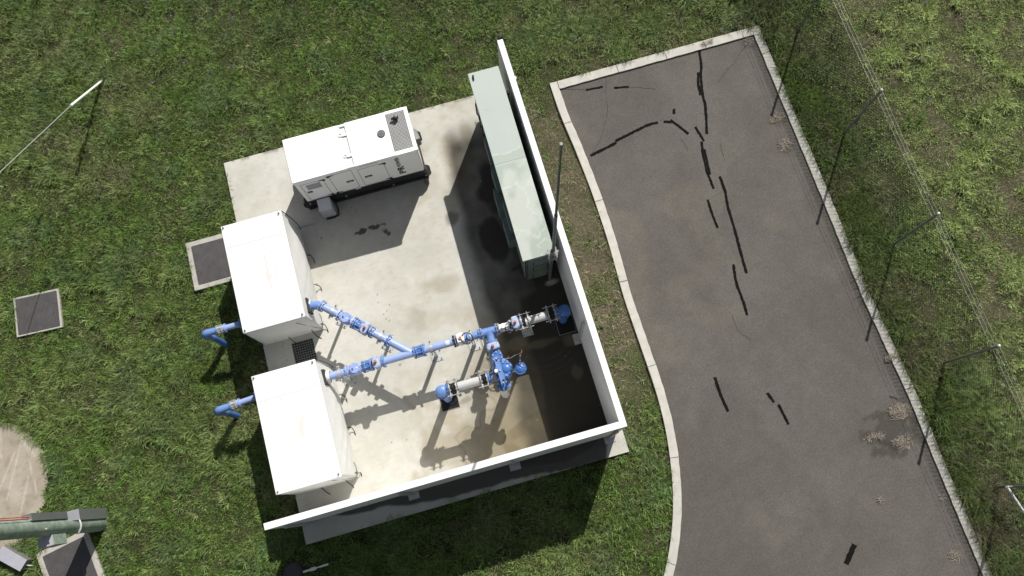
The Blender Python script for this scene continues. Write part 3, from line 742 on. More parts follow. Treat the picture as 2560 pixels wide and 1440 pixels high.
# tee
xt = P(1223, 832, Z1)[0]
mb = MB(); mb.tube((mainx(1206), YM, Z1), (mainx(1241), YM, Z1), .09, None, 28); mb.tube((xt, YM, Z1), (xt, 3.13, Z1), .086, .083, 26); mb.tube((xt, YM, Z1), (xt, YM - .12, Z1), .10, .083, 26)
obj('tee_piece', mb, M['midblue'], pw)
flangex(mainx(1242), 'midblue', r=.135, t_=.022); flangex(mainx(1247), 'galvdull', r=.13, t_=.018)
xe = lambda u: P(u, 832 - (u - 1222) * .30, Z1)[0]
run(mainx(1248), mainx(1280), 'offwhite', .088)
q = mainx(1259); mb = MB(); mb.tube((q, YM, Z1 + .07), (q, YM + .0, Z1 + .2), .042, None, 18); mb.tube((q, YM, Z1 + .2), (q, YM, Z1 + .235), .052, None, 18); obj('vent_cap', mb, M['white'], pw)
q = mainx(1270); mb = MB(); mb.tube((q, YM + .02, Z1 + .085), (q + .1, YM + .02, Z1 + .11), .014, None, 8); obj('sample_tap', mb, M['galv'], pw)
flangex(mainx(1277), 'galv', r=.13)
xg = mainx(1289); g2 = gatevalve((xg, YM, Z1), (1, 0, 0), 'paleblue', .19)
q = P(1276, 819, Z1 + .14); handwheel((q[0], q[1], Z1 + .14), .112, (.1, -.25, 1), g2)
q = P(1297, 813, Z1 + .05); handwheel((q[0], q[1], Z1 + .05), .112, (-.05, -.25, 1), g2)
mb = MB(); mb.tube((xg - .05, YM - .02, Z1 - .02), (P(1277, 820, Z1)[0], P(1277, 820, Z1)[1], Z1 - .03), .02, None, 8); obj('gear_box', mb, M['galvdull'], g2); mb = MB(); mb.tube((xg - .02, YM - .02, Z1 - .12), (P(1296, 812, Z1 - .1)[0], P(1296, 812, Z1 - .1)[1], Z1 - .13), .02, None, 8); obj('gear_box', mb, M['galvdull'], g2)
bellows((mainx(1304), YM, Z1), (mainx(1322), YM, Z1))
run(mainx(1324), mainx(1368), 'greypipe', .092)
bellows((mainx(1371), YM, Z1), (mainx(1388), YM, Z1))
def elbow_down(x0, y, z, xr, m_, zend=.0, dirx=1, r=.095, R_=.13):
    # horizontal leg then a bolted round cover and a riser going down into the slab
    mb = MB(); mb.tube((x0, y, z), (xr - dirx * R_ * .6, y, z), r, r * 1.08, 26)
    pts = []
    for i in range(9):
        th = math.pi / 2 * i / 8; pts.append((xr - dirx * R_ + dirx * R_ * math.sin(th), y, z - R_ + R_ * math.cos(th)))
    mb.path(pts, r * 1.1, 24)
    mb.ellipsoid((xr - dirx * .02, y, z), (1, 0, 0), (0, 1, 0), (0, 0, 1), r * 1.45, r * 1.35, r * 1.15, 22, 12, .9)
    mb.tube((xr, y, z - .10), (xr, y, z - .25), r * 1.0, None, 26)
    mb.flange((xr, y, z - .17), (0, 0, 1), r * 1.5, .022, 0)
    mb.tube((xr, y, z - .2), (xr, y, zend), r * .93, None, 26)
    mb.cur = 1
    for i in range(10):
        th = 2 * math.pi * i / 10; q = (xr + math.cos(th) * r * 1.34, y + math.sin(th) * r * 1.34); mb.tube((q[0], q[1], z - .19), (q[0], q[1], z - .145), .011, None, 6)
    return obj('elbow_riser', mb, [M[m_], M['bolt']], pw)
flangex(mainx(1392), 'blue', r=.14)
xr1 = P(1412, 778, Z1)[0]
elbow_down(mainx(1393), YM, Z1, xr1, 'blue', -.03)
# ---- Y branch up to the covered enclosure
bj = Vector((P(1030, 882, Z1)[0], YM, Z1)); ba = Vector(P(805, 765, Z1))
bd = (bj - ba).normalized(); BL = (bj - ba).length
def bt(u):    # distance along the branch for a pixel column
    return BL * (u - 805) / (1030 - 805)
def bp_(u): return ba + bd * bt(u)
mb = MB(); mb.tube(bp_(806), bp_(852), r0, None, 28); obj('pipe_section', mb, M['pipe'], pw)
q0 = bp_(805)
# swept bend out of enclosure A
mb = MB(); pA = Vector((-3.72, 4.99, Z1 - .02)); pts = []
for i in range(11):
    s = i / 10; pts.append(pA * (1 - s) ** 2 + Vector((-3.47, 4.98, Z1)) * 2 * s * (1 - s) + (q0) * s * s)
mb.path(pts, r0 * 1.12, 26); obj('swept_bend', mb, M['midblue'], pw)
flg(bp_(804), bd, 'midblue', .13); flg(bp_(808), bd, 'pipe', .13)
flg(bp_(848), bd, 'pipe', .125)
checkvalve(bp_(866), bd)
dismantling(bp_(888), bp_(908))
gatevalve(bp_(917), bd)
flg(bp_(929), bd, 'midblue', .125); flg(bp_(933), bd, 'midblue', .13)
mb = MB(); mb.tube(bp_(926), bp_(972), r0, None, 28); obj('pipe_section', mb, M['pipe'], pw)
flg(bp_(969), bd, 'midblue', .135); flg(bp_(973), bd, 'midblue', .135)
mb = MB(); mb.tube(bp_(972), bj - bd * .0, r0, None, 28); obj('branch_pipe', mb, M['pipe'], pw)
# ---- leg from the tee to the control valve
yl = lambda v: P(1222 + (v - 838) * .24, v, Z1)[1]
flg((xt, 3.16, Z1), (0, 1, 0), 'midblue', .13); flg((xt, 3.13, Z1), (0, 1, 0), 'midblue', .13)
gatevalve((xt, 3.03, Z1), (0, 1, 0), 'paleblue', .18)
flg((xt, 2.905, Z1), (0, 1, 0), 'midblue', .13)
VZ = 1.42
mb = MB(); mb.path([(xt, 2.90, Z1), (xt, 2.84, Z1 + .02), (xt + .005, 2.78, Z1 + .12), (xt + .01, 2.76, VZ - .12), (xt + .02, 2.66, VZ - .02), (xt + .03, 2.1, VZ - .02)], [.078, .085, .1, .11, .115, .12], 26)
mb.ellipsoid((xt + .05, 2.48, VZ - .02), (1, 0, 0), (0, 1, 0), (0, 0, 1), .2, .24, .17, 24, 14, .8)
vb = obj('control_valve_body', mb, M['midblue'], pw)
c1 = Vector(P(1243, 891, 1.62)); c2 = Vector(P(1257, 963, 1.60)); c3 = Vector(P(1262, 922, 1.68))
def cover(c, r, z0, th, bolts, m_, nb=True, par=vb):
    mb = MB(); mb.tube((c[0], c[1], z0), (c[0], c[1], c[2] - th), r * .8, None, 26); mb.tube((c[0], c[1], c[2] - th), (c[0], c[1], c[2]), r, None, 30)
    mb.cur = 1
    for i in range(bolts):
        a = 2 * math.pi * (i + .5) / bolts; e = (c[0] + math.cos(a) * r * .82, c[1] + math.sin(a) * r * .82); mb.tube((e[0], e[1], c[2]), (e[0], e[1], c[2] + .022), .016, None, 8)
    return obj('bolted_cover', mb, [M[m_], M['bolt']], par)
for c, r, z0, b in ((c1, .114, 1.3, 6), (c2, .118, 1.2, 6), (c3, .168, 1.4, 10)): cover(c, r, z0, .03, b, 'blue')
mb = MB(); mb.tube((c2[0], c2[1], .0), (c2[0], c2[1], 1.35), .10, None, 24); obj('outlet_column', mb, M['greypipe'], vb)
mb = MB(); mb.ellipsoid((c3[0] + .03, c3[1], 1.68), (1, 0, 0), (0, 1, 0), (0, 0, 1), .09, .09, .035, 22, 10); obj('valve_dome', mb, M['blue'], vb)
# channel beam bridging the covers
a = Vector(P(1240, 893, 1.81)); b = Vector(P(1260, 960, 1.81)); dd = (b - a).normalized(); ss = dd.cross(Vector((0, 0, 1)))
mb = MB(); L = (b - a).length; mid = (a + b) / 2
for k in (-1, 1): mb.obox(mid + ss * k * .044, dd, ss, (0, 0, 1), L / 2, .007, .035)
mb.obox(mid + Vector((0, 0, .024)), dd, ss, (0, 0, 1), L / 2 - .09, .038, .006)
mb.obox(a - dd * -.02, dd, ss, (0, 0, 1), .03, .036, .006); mb.obox(b - dd * .02, dd, ss, (0, 0, 1), .03, .036, .006)
obj('lifting_beam', mb, M['midblue'], vb)
for e in (a + dd * .03, b - dd * .03, mid): mb = MB(); mb.tube((e.x, e.y, 1.62), (e.x, e.y, 1.855), .014, None, 8); mb.tube((e.x, e.y, 1.84), (e.x, e.y, 1.865), .020, None, 6); obj('beam_bolt', mb, M['bolt'], vb)
mb = MB(); q = P(1240, 927, 1.86); mb.tube((q[0], q[1], 1.5), (q[0], q[1], 1.84), .022, None, 14); mb.lathe((q[0], q[1], 1.78), (0, 0, 1), [(0, .036), (.08, .036), (.09, .03), (.091, 0)], 16); obj('vent_knob', mb, M['white'], vb)
mb = MB(); q = P(1236, 938, 1.7); mb.tube((q[0], q[1], 1.5), (q[0] - .03, q[1] - .04, 1.70), .062, .062, 22); gl = obj('pressure_gauge', mb, M['chrome'], vb)
mb = MB(); d_ = Vector((-.03, -.04, .2)).normalized(); q_ = Vector((q[0] - .03, q[1] - .04, 1.70)); mb.tube(q_, q_ + d_ * .006, .052, None, 22); obj('gauge_glass', mb, M['lens'], gl)
# outlet to the west, towards the second riser
ZL = 1.44; YL = P(1172, 959, ZL)[1]
lx = lambda u: P(u, 940 + (1225 - u) * .31, ZL)[0]
mb = MB(); mb.tube((xt + .05, YL, ZL), (lx(1222), YL, ZL), .10, .095, 26); obj('outlet_neck', mb, M['blue'], vb)
flangex(lx(1220), 'blue', YL, ZL, .14)
bellows((lx(1202), YL, ZL), (lx(1217), YL, ZL))
run(lx(1145), lx(1200), 'greypipe', .092, y=YL, z=ZL)
bellows((lx(1124), YL, ZL), (lx(1141), YL, ZL))
flangex(lx(1120), 'blue', YL, ZL, .14)
xr2 = P(1104, 984, ZL)[0]
elbow_down(lx(1121), YL, ZL, xr2, 'midblue', -.03, -1)
# east outlet with small diaphragm pilot
q = P(1301, 920, 1.50); mb = MB(); mb.tube((c3[0] + .1, c3[1] - .03, 1.33), (q[0], q[1], 1.33), .034, None, 16); obj('side_outlet', mb, M['greypipe'], vb)
mb = MB(); mb.tube((q[0], q[1], 1.28), (q[0], q[1], 1.41), .055, None, 18); mb.tube((q[0], q[1], 1.41), (q[0], q[1], 1.435), .124, None, 28); mb.tube((q[0], q[1], 1.445), (q[0], q[1], 1.47), .124, None, 28)
mb.ellipsoid((q[0], q[1], 1.47), (1, 0, 0), (0, 1, 0), (0, 0, 1), .095, .095, .045, 20, 8)
for i in range(10):
    th = 2 * math.pi * i / 10; mb.tube((q[0] + math.cos(th) * .108, q[1] + math.sin(th) * .108, 1.39), (q[0] + math.cos(th) * .108, q[1] + math.sin(th) * .108, 1.49), .009, None, 6)
dp = obj('diaphragm_pilot', mb, M['blue'], vb)
for (dx, dy) in ((0, 0), (.03, .05), (.05, .02)): mb = MB(); mb.tube((q[0] + dx, q[1] + dy, 1.47), (q[0] + dx, q[1] + dy, 1.54), .013, None, 8); obj('pilot_nut', mb, M['bolt'], dp)
mb = MB(); z_ = 1.60
pp = [P(1259, 912, 1.5), P(1262, 903, z_), P(1267, 897, z_), P(1277, 895, z_ + .02), P(1288, 888, z_ + .05), P(1299, 884, z_ + .05), P(1300, 890, z_ + .02), P(1300, 902, 1.58), P(1302, 912, 1.53)]
mb.path(pp, .009, 8)
for e, rr_ in ((1, .017), (2, .02), (5, .02), (6, .022), (7, .019)): mb.ellipsoid(pp[e], (1, 0, 0), (0, 1, 0), (0, 0, 1), rr_, rr_, rr_ * 1.4, 10, 6)
sp = obj('pilot_tubing', mb, M['galvdull'], vb)
mb = MB(); e = Vector(pp[5]); mb.path([e, e + Vector((.05, .01, .02)), e + Vector((.06, .06, .02))], .007, 6); obj('tap_lever', mb, M['red'], sp); mb = MB(); e = Vector(pp[2]); mb.path([e, e + Vector((.06, .04, .01))], .006, 6); obj('tap_lever', mb, M['red'], sp)
sleeve(enB, (-3.60, YM, Z1), (1, 0, 0), .105)
sleeve(enA, (-3.60, 4.985, Z1 - .02), (1, .05, 0), .105, .12)

# ---- stands under the pipes
def stand(x, y, ztop, label, d=(1, 0, 0), r=r0, off=(0, 0), rot=0, band='galv', base=.13, ears=True):
    t = thing('pipe_stand', label, 'pipe stand', (x, y, 0), 'galvanised stands under the pipework')
    d = Vector(d).normalized(); up = Vector((0, 0, 1)); s = d.cross(up); c = Vector((x, y, ztop))
    mb = MB(); mb.obox((x, y, .01), d, s, up, base, base, .007)
    obj('base_plate', mb, M['galv'], t)
    for a in (-1, 1):
        for b in (-1, 1): mb = MB(); e = Vector((x, y, .017)) + d * a * base * .72 + s * b * base * .72; mb.tube(e, e + up * .03, .012, None, 6); obj('anchor_bolt', mb, M['black'], t)
    mb = MB(); mb.obox((x, y, (ztop - r + .017) / 2), d, s, up, .032, .032, (ztop - r - .017) / 2); obj('post', mb, M['galv'], t)
    mb = MB(); mb.obox(c - up * (r + .012), d, s, up, .04, r * 1.35, .008)
    n = 20; w_ = .028
    vs = []
    for i in range(n + 1):
        th = math.pi * i / n
        for k in (-1, 1): vs.append(c + s * math.cos(th) * (r + .007) + up * math.sin(th) * (r + .007) + d * k * w_)
    mb.add(vs, [(2 * i, 2 * i + 1, 2 * i + 3, 2 * i + 2) for i in range(n)], True)
    if ears:
        for k in (-1, 1): mb.obox(c + s * k * (r + .045), d, s, up, w_, .045, .006)
    obj('pipe_clamp', mb, M[band], t)
    if ears:
        for k in (-1, 1): mb = MB(); e = c + s * k * (r + .05); mb.tube(e - up * .03, e + up * .035, .011, None, 6); obj('clamp_bolt', mb, M['black'], t)
    return t
stand(mainx(848), YM, Z1, 'galvanised stand clamped round the blue pipe next to the enclosure nearest the wall')
stand(mainx(1078), YM, Z1, 'galvanised stand under the header just past its junction, square base in full sun')
stand(mainx(1178), YM, Z1, 'galvanised stand right of the black handwheel, base half in sun')
stand(mainx(1213), YM, Z1 - .01, 'galvanised stand under the tee at the edge of the shadow', ears=False)
q = bp_(832); stand(q.x, q.y, Z1, 'galvanised stand on the diagonal branch beside the covered enclosure', bd)
q = bp_(952); stand(q.x, q.y, Z1, 'galvanised stand on the diagonal branch close to its junction with the header', bd)
q = P(1318, 828, 0); stand(q[0], YM - .02, Z1, 'galvanised stand in the wall shadow under the black bellows', (1, 0, 0), .10, base=.12, ears=False)
q = P(1226, 912, 0); stand(q[0] + .10, q[1] + .02, .93, 'short galvanised stand under the big blue control valve', (0, 1, 0), .1, base=.12, ears=False)
# square sumps where the risers go underground
def sump(u, v, s, label):
    q = P(u, v, 0); t = thing('riser_sump', label, 'sump', (q[0], q[1], 0), 'square sumps round the risers')
    mb = MB(); mb.box(q[0] - s, q[1] - s, .003, q[0] + s, q[1] + s, .007); obj('sump_opening', mb, M['pit'], t)
    mb = MB(); g = .012
    mb.box(q[0] - s - g, q[1] - s - g, .003, q[0] + s + g, q[1] - s, .010); mb.box(q[0] - s - g, q[1] + s, .003, q[0] + s + g, q[1] + s + g, .010)
    mb.box(q[0] - s - g, q[1] - s, .003, q[0] - s, q[1] + s, .010); mb.box(q[0] + s, q[1] - s, .003, q[0] + s + g, q[1] + s, .010); obj('sump_rim', mb, M['galvdull'], t)
sump(1414, 812, .19, 'black square sump round the riser beside the white wall')
sump(1123, 1002, .19, 'black square sump round the riser standing in the sun')

# ---- suction pipes entering the enclosures from the grass side
def suction(yw, x_end, y_end, zc, ex, ey, label):
    t = thing('suction_pipe', label, 'pipe', (x_end, y_end, GZ), 'blue suction pipes on the grass side')
    a = Vector((-5.05, yw, zc)); b = Vector((x_end, y_end, zc)); d = (b - a).normalized(); L = (b - a).length
    def part(name, mb, ms): return obj(name, mb, ms, t)
    mb = MB(); mb.tube(a - d * .0, a + d * L * .50, .064, None, 26); part('pipe_section', mb, M['pipe'])
    mb = MB(); mb.tube(a + d * .0, a + d * .05, .10, .10, 24); mb.flange(a + d * .10, d, .115, .022, 8); part('wall_collar', mb, M['midblue'])
    mb = MB(); mb.flange(a + d * L * .50, d, .098, .03, 0); mb.tube(a + d * L * .5, a + d * L * .57, .082, None, 24); part('flange', mb, M['pipe'])
    mb = MB(); mb.tube(a + d * L * .57, a + d * L * .69, .074, None, 24); mb.flange(a + d * L * .59, d, .104, .012, 0); mb.flange(a + d * L * .68, d, .104, .012, 0)
    for k in (.4, 1.4, 2.5, 3.6, 4.7): 
        s_ = d.orthogonal().normalized(); s2 = d.cross(s_); e = (s_ * math.cos(k) + s2 * math.sin(k)) * .095; mb.tube(a + d * L * .56 + e, a + d * L * .71 + e, .008, None, 6)
    part('coupling', mb, M['galv'])
    # elbow turning down: short fat body, then a sloping leg into the ground
    mb = MB(); mb.flange(a + d * L * .71, d, .10, .02, 0)
    e = Vector((ex, ey, GZ + .10)); kx = b + d * .02
    pts = [a + d * L * .70, a + d * L * .88, b - d * .01 + Vector((0, 0, -.01)), b + d * .05 + Vector((0, 0, -.06)), b + (e - b) * .25 + Vector((0, 0, -.04)), b + (e - b) * .4]
    mb.path(pts, [.070, .078, .084, .084, .078, .068], 24); part('elbow', mb, M['midblue'])
    mb = MB(); mb.tube(b + (e - b) * .3, e - Vector((0, 0, .25)), .066, .066, 24); part('down_leg', mb, M['blue'])
    return t
suction(5.05, -5.93, 5.05, .92, -5.86, 4.95, 'blue suction pipe bending into the grass below the grated pit')
suction(3.42, -5.98, 3.36, .92, -5.90, 3.29, 'blue suction pipe bending into the grass from the enclosure nearest the wall')

# ================================================================== GENERATOR
gx0, gx1, gy0, gy1, gz = -3.245, -.475, 7.50, 8.525, 1.75
gen = thing('generator', 'long cream standby generator set on a black skid, logo lettering on its side', 'generator', ((gx0 + gx1) / 2, (gy0 + gy1) / 2, 0))
mb = MB(); mb.box(gx0 + .01, gy0, .52, gx1 - .01, gy1, gz - .03, .02); body = obj('canopy_body', mb, M['genwhite'], gen)
xm0, xm1 = -1.99, -1.875
mb = MB(); mb.box(gx0 - .006, gy0 - .012, gz - .06, xm0, gy1 + .01, gz, .018); obj('roof_cover', mb, M['genwhite'], gen)
vx0, vx1, vy0, vy1 = -.965, -.555, 7.575, 8.47
mb = MB()   # the second cover is built round its vent opening
mb.box(xm1, gy0 - .012, gz - .06, vx0, gy1 + .01, gz + .012, .012); mb.box(vx1, gy0 - .012, gz - .06, gx1 + .006, gy1 + .01, gz + .012, .010)
mb.box(vx0 - .001, gy0 - .012, gz - .06, vx1 + .001, vy0, gz + .0118); mb.box(vx0 - .001, vy1, gz - .06, vx1 + .001, gy1 + .01, gz + .0118)
obj('roof_cover', mb, M['genwhite'], gen)
mb = MB(); nx, ny = 13, 29; px = (vx1 - vx0) / nx; py = (vy1 - vy0) / ny; w2 = .0046
for i in range(nx + 1): x = vx0 + px * i; mb.box(x - w2, vy0, gz + .004, x + w2, vy1, gz + .0112)
for j in range(ny + 1): y = vy0 + py * j; mb.box(vx0, y - w2, gz + .0035, vx1, y + w2, gz + .0106)
M['grille'] = mat('perforated_steel', (.50, .50, .49), .5)
vent = obj('vent_grille', mb, M['grille'], gen)
mb = MB(); mb.box(vx0, vy0, gz - .04, vx1, vy1, gz - .03); obj('vent_duct', mb, M['black'], vent)
mb = MB(); mb.box(xm0 + .002, gy0 + .02, gz - .055, xm1 - .002, gy1 - .02, gz - .026)
for y in (gy0 + .28, gy1 - .25): mb.torus((xm0 - .02, y, gz + .012), (0, 0, 1), .034, .007, 16, 6); mb.box(xm0 - .06, y - .035, gz - .002, xm1 + .03, y + .035, gz + .003)
for y in (gy0 + .0, gy1 - .06): mb.box(xm0 - .05, y, gz - .05, xm1 + .03, y + .055, gz + .006)
obj('lifting_rail', mb, M['offwhite'], gen)
mb = MB(); q = P(953, 334, gz + .02); mb.lathe((q[0], q[1], gz + .01), (0, 0, 1), [(0, .088), (.018, .088), (.026, .075), (.027, .0)], 26); mb.tube((q[0], q[1], gz + .03), (q[0], q[1], gz + .045), .02, None, 8); obj('radiator_cap', mb, M['grey'], gen)
q = P(989, 292, gz + .1); mb = MB()
mb.path([(q[0], q[1], gz), (q[0], q[1], gz + .10)], .038, 16)
mb.ellipsoid((q[0], q[1], gz + .12), (1, 0, 0), (0, 1, 0), (0, 0, 1), .045, .045, .035); ex = obj('exhaust_outlet', mb, M['galvdull'], gen)
mb = MB(); mb.tube((q[0], q[1], gz + .09), (q[0] - .11, q[1] - .015, gz + .07), .026, None, 12); mb.torus((q[0], q[1], gz + .075), (0, 0, 1), .046, .014, 18, 6); obj('rain_flap', mb, M['rubber'], ex)
# skid
mb = MB(); mb.box(gx0 - .02, gy0 + .02, .02, gx1 + .02, gy1 - .02, .525, .012)
mb.box(gx0 - .06, gy0 + .0, .0, gx1 + .04, gy0 + .05, .12); mb.box(gx0 - .06, gy1 - .05, .0, gx1 + .04, gy1, .12)
for y in (gy0 + .03, gy1 - .13):
    for x, s in ((gx1, 1), (gx0, -1)):
        v = []
        for yy in (y - .02, y + .10):
            for (a, b) in ((-.02, .12), (.06, .08), (.12, .20), (.12, .38), (.06, .50), (-.02, .50)): v.append((x + s * a, yy, b))
        mb.add(v, [(0, 1, 2, 3, 4, 5), (11, 10, 9, 8, 7, 6)] + [(i, (i + 1) % 6, 6 + (i + 1) % 6, 6 + i) for i in range(6)])
skid = obj('skid_base', mb, M['black'], gen)
for u, v in ((984, 461), (866, 539 - 50), (1065, 436), (775, 508)):
    x, y, z = PY(u, v, gy0 + .02); mb = MB(); mb.tube((x, gy0 + .03, max(z, .06)), (x, gy0 - .006, max(z, .06)), .022, None, 12); obj('skid_hole', mb, M['galv'], skid)
mb = MB(); mb.box(-2.11, gy0 + .012, .44, -1.99, gy0 + .0195, .49); obj('rating_plate', mb, M['stripwhite'], gen)
mb = MB(); v = [(gx1, 7.95, .85), (gx1, 8.22, .85), (gx1, 8.22, 1.25), (gx1, 7.95, 1.25), (gx1 + .10, 7.97, .88), (gx1 + .07, 8.20, .88), (gx1 + .07, 8.20, 1.22), (gx1 + .10, 7.97, 1.22)]
mb.add(v, [(3, 2, 1, 0), (4, 5, 6, 7), (0, 1, 5, 4), (1, 2, 6, 5), (2, 3, 7, 6), (3, 0, 4, 7)]); obj('air_inlet_hood', mb, M['darkgreybox'], gen)
# door seams, hinges and latches on the side with the lettering
yf = gy0
def seamv(x, z0, z1, par=body, w_=.0035): mb = MB(); mb.box(x - w_, yf - .003, z0, x + w_, yf + .001, z1); return mb
def door(x0, x1, z0, z1, hinge, latchx, wide):
    mb = MB(); g = .0035
    mb.box(x0 - g, yf - .003, z0, x0 + g, yf + .002, z1); mb.box(x1 - g, yf - .003, z0, x1 + g, yf + .002, z1)
    mb.box(x0 + g, yf - .003, z0 - g, x1 - g, yf + .002, z0 + g); mb.box(x0 + g, yf - .003, z1 - g, x1 - g, yf + .002, z1 + g)
    d = obj('side_door', mb, M['seam'], gen)
    s = 1 if hinge > (x0 + x1) / 2 else -1
    for z in (z0 + .03, z1 - .03):
        mb = MB(); mb.box(hinge - .028, yf - .018, z - .028, hinge + .028, yf, z + .028)
        a = hinge - s * .03; b = hinge - s * .13
        mb.add([(a, yf - .005, z - .02), (b, yf - .005, z - .004), (b, yf - .005, z + .004), (a, yf - .005, z + .02), (a, yf, z - .02), (b, yf, z - .004), (b, yf, z + .004), (a, yf, z + .02)], [(0, 1, 2, 3), (7, 6, 5, 4), (0, 4, 5, 1), (1, 5, 6, 2), (2, 6, 7, 3), (3, 7, 4, 0)])
        obj('door_hinge', mb, M['black'], d)
    mb = MB(); mb.box(latchx - wide, yf - .008, 1.0, latchx + wide, yf, 1.08); la = obj('door_latch', mb, M['black'], d)
    mb = MB(); mb.box(latchx - wide * .6, yf - .012, 1.02, latchx + wide * .55, yf - .008, 1.06); obj('latch_handle', mb, M['greybox'], la)
    return d
dA = door(-3.13, -2.63, .58, 1.53, -2.615, -3.03, .055)
dB = door(-2.49, -1.99, .57, 1.62, -2.505, -2.12, .08)
dC = door(-1.86, -1.275, .58, 1.53, -1.26, -1.70, .08)
mb = MB(); mb.box(-3.04, yf - .006, 1.17, -2.72, yf - .001, 1.44); obj('control_window', mb, M['greybox'], dA)
for x in (-2.56, -1.22): 
    mb = MB(); mb.tube((x, yf, .555), (x, yf - .02, .555), .016, None, 10); obj('door_knob', mb, M['black'], gen)
def text_mesh(body_, size, extr, off):
    cu = bpy.data.curves.new('lettering', 'FONT'); cu.body = body_; cu.size = size; cu.extrude = extr; cu.offset = off; cu.resolution_u = 3
    o = bpy.data.objects.new('lettering_tmp', cu); col.objects.link(o)
    dg = bpy.context.evaluated_depsgraph_get(); me = bpy.data.meshes.new_from_object(o.evaluated_get(dg))
    V = [v.co.copy() for v in me.vertices]; F = [list(p.vertices) for p in me.polygons]
    bpy.data.objects.remove(o); bpy.data.curves.remove(cu); bpy.data.meshes.remove(me)
    xs = [v.x for v in V]; ys = [v.y for v in V]; return V, F, (min(xs), max(xs), min(ys), max(ys))
def lettering(name, s, z0, z1, xb, h, m_, off, par, horiz=False):
    # text running up the panel (or along it) and stretched to the measured extents
    V, F, (a, b, c, d) = text_mesh(s, 1.0, 0.0, off); v = []
    for q in V:
        l = (q.x - a) / (b - a); k = (q.y - c) / (d - c)
        if horiz: v.append((z0 + l * (z1 - z0), yf - .0025, xb + k * h))
        else: v.append((xb - k * h, yf - .0025, z0 + l * (z1 - z0)))
    mb = MB(); mb.add(v, F); o = obj(name, mb, M[m_], par); return o
lettering('lettering', 'P', .68, .88, -.885, .155, 'logogreen', .045, body)
lettering('lettering', 'R', .895, 1.11, -.895, .155, 'navy', .045, body)
lettering('lettering', 'POWER', 1.115, 1.62, -.935, .092, 'navy', .034, body)
lettering('lettering', 'www.prpower.com', -1.80, -1.38, 1.635, .036, 'navy', .022, body, True)
# cable box hung on the low end of the skid
mb = MB(); mb.box(-3.02, 7.19, .10, -2.725, 7.475, .55, .006); M['boxlid'] = mat('pale_grey_lid', (.62, .62, .67), .5)
cb = obj('cable_box', mb, M['boxlid'], gen)
mb = MB(); mb.box(-3.012, 7.182, .10, -2.733, 7.189, .54); obj('box_front', mb, M['greybox'], cb)
mb = MB(); mb.path([(-2.70, 7.48, .35), (-2.66, 7.40, .30), (-2.655, 7.28, .12), (-2.69, 7.19, .03), (-2.80, 7.165, .02), (-2.98, 7.17, .02)], .022, 8); obj('power_cable', mb, M['rubber'], gen)

# ================================================================== ELECTRICAL CABINET
cx0, cx1, cy0, cy1, cz = 1.07, 1.60, 4.47, 8.60, 2.15
cab = thing('electrical_cabinet', 'long pale green electrical cabinet with overhanging roof along the white wall', 'cabinet', ((cx0 + cx1) / 2, (cy0 + cy1) / 2, 0))
mb = MB(); mb.box(cx0, cy0, .10, cx1, cy1, cz - .02); cbody = obj('cabinet_body', mb, M['green'], cab)
mb = MB(); mb.box(cx0 + .04, cy0 + .05, 0, cx1 - .03, cy1 - .04, .10); obj('plinth', mb, M['black'], cab)
# stained roof sheets as small grids with their own water marks
def roof_col(x, y):
    c = lerp3((.375, .425, .395), (.41, .455, .42), np.clip(fbm(x, y, 1.6, 4, 71) * 1.8 - .4, 0, 1))
    lo = (y < 6.48)
    c = np.where(lo[:, None], lerp3((.325, .38, .33), (.44, .47, .43), sstep(.40, .58, fbm(x * 1.4, y, 1.5, 4, 72) + (1.35 - x) * .25)), c)
    n = fbm(x, y, 1.7, 4, 73); ed = np.exp(-((n - .5) / .012) ** 2) * lo
    c = mixc(c, (.56, .58, .54), ed * .6)
    up = (y >= 6.52) & (y < 6.66 + .12 * fbm(x, y, 4, 3, 74)); c = mixc(c, (.32, .375, .32), up * .6)
    c = mixc(c, (.52, .55, .51), (np.abs(y - (6.665 + .12 * fbm(x, y, 4, 3, 74))) < .012) * .6)
    c = mixc(c, (.2, .2, .18), (vnoise(x * 30, y * 30, 75) > .987) * .5)
    return c
roofm = attr_mat('cabinet_roof_paint', .45, .03, 60, 0.0, .4)
for ya, yb, zz in ((4.37, 6.512, 2.20), (6.518, 8.66, 2.20)):
    rf = grid_mesh('roof_panel', .985, 1.655, ya, yb, .03, lambda x, y, zz=zz: zz + .0 * x, roofm, roof_col); rf.parent = cab
    rf.data.transform(Matrix.Translation(-ORG[cab.name])); ORG[rf.name] = ORG[cab.name]
    mb = MB(); mb.box(.986, ya + .001, cz - .02, 1.654, yb - .001, zz - .003); obj('roof_edge', mb, M['palegreen'], rf)
mb = MB(); mb.box(.99, 6.511, cz - .01, 1.65, 6.519, 2.1985); obj('roof_joint', mb, M['seam'], cab)
q = P(1183, 195, 2.21); mb = MB(); mb.tube((q[0] - .005, q[1] - .05, 2.215), (q[0] + .01, q[1] + .055, 2.235), .018, None, 10); obj('roof_antenna', mb, M['black'], cab)
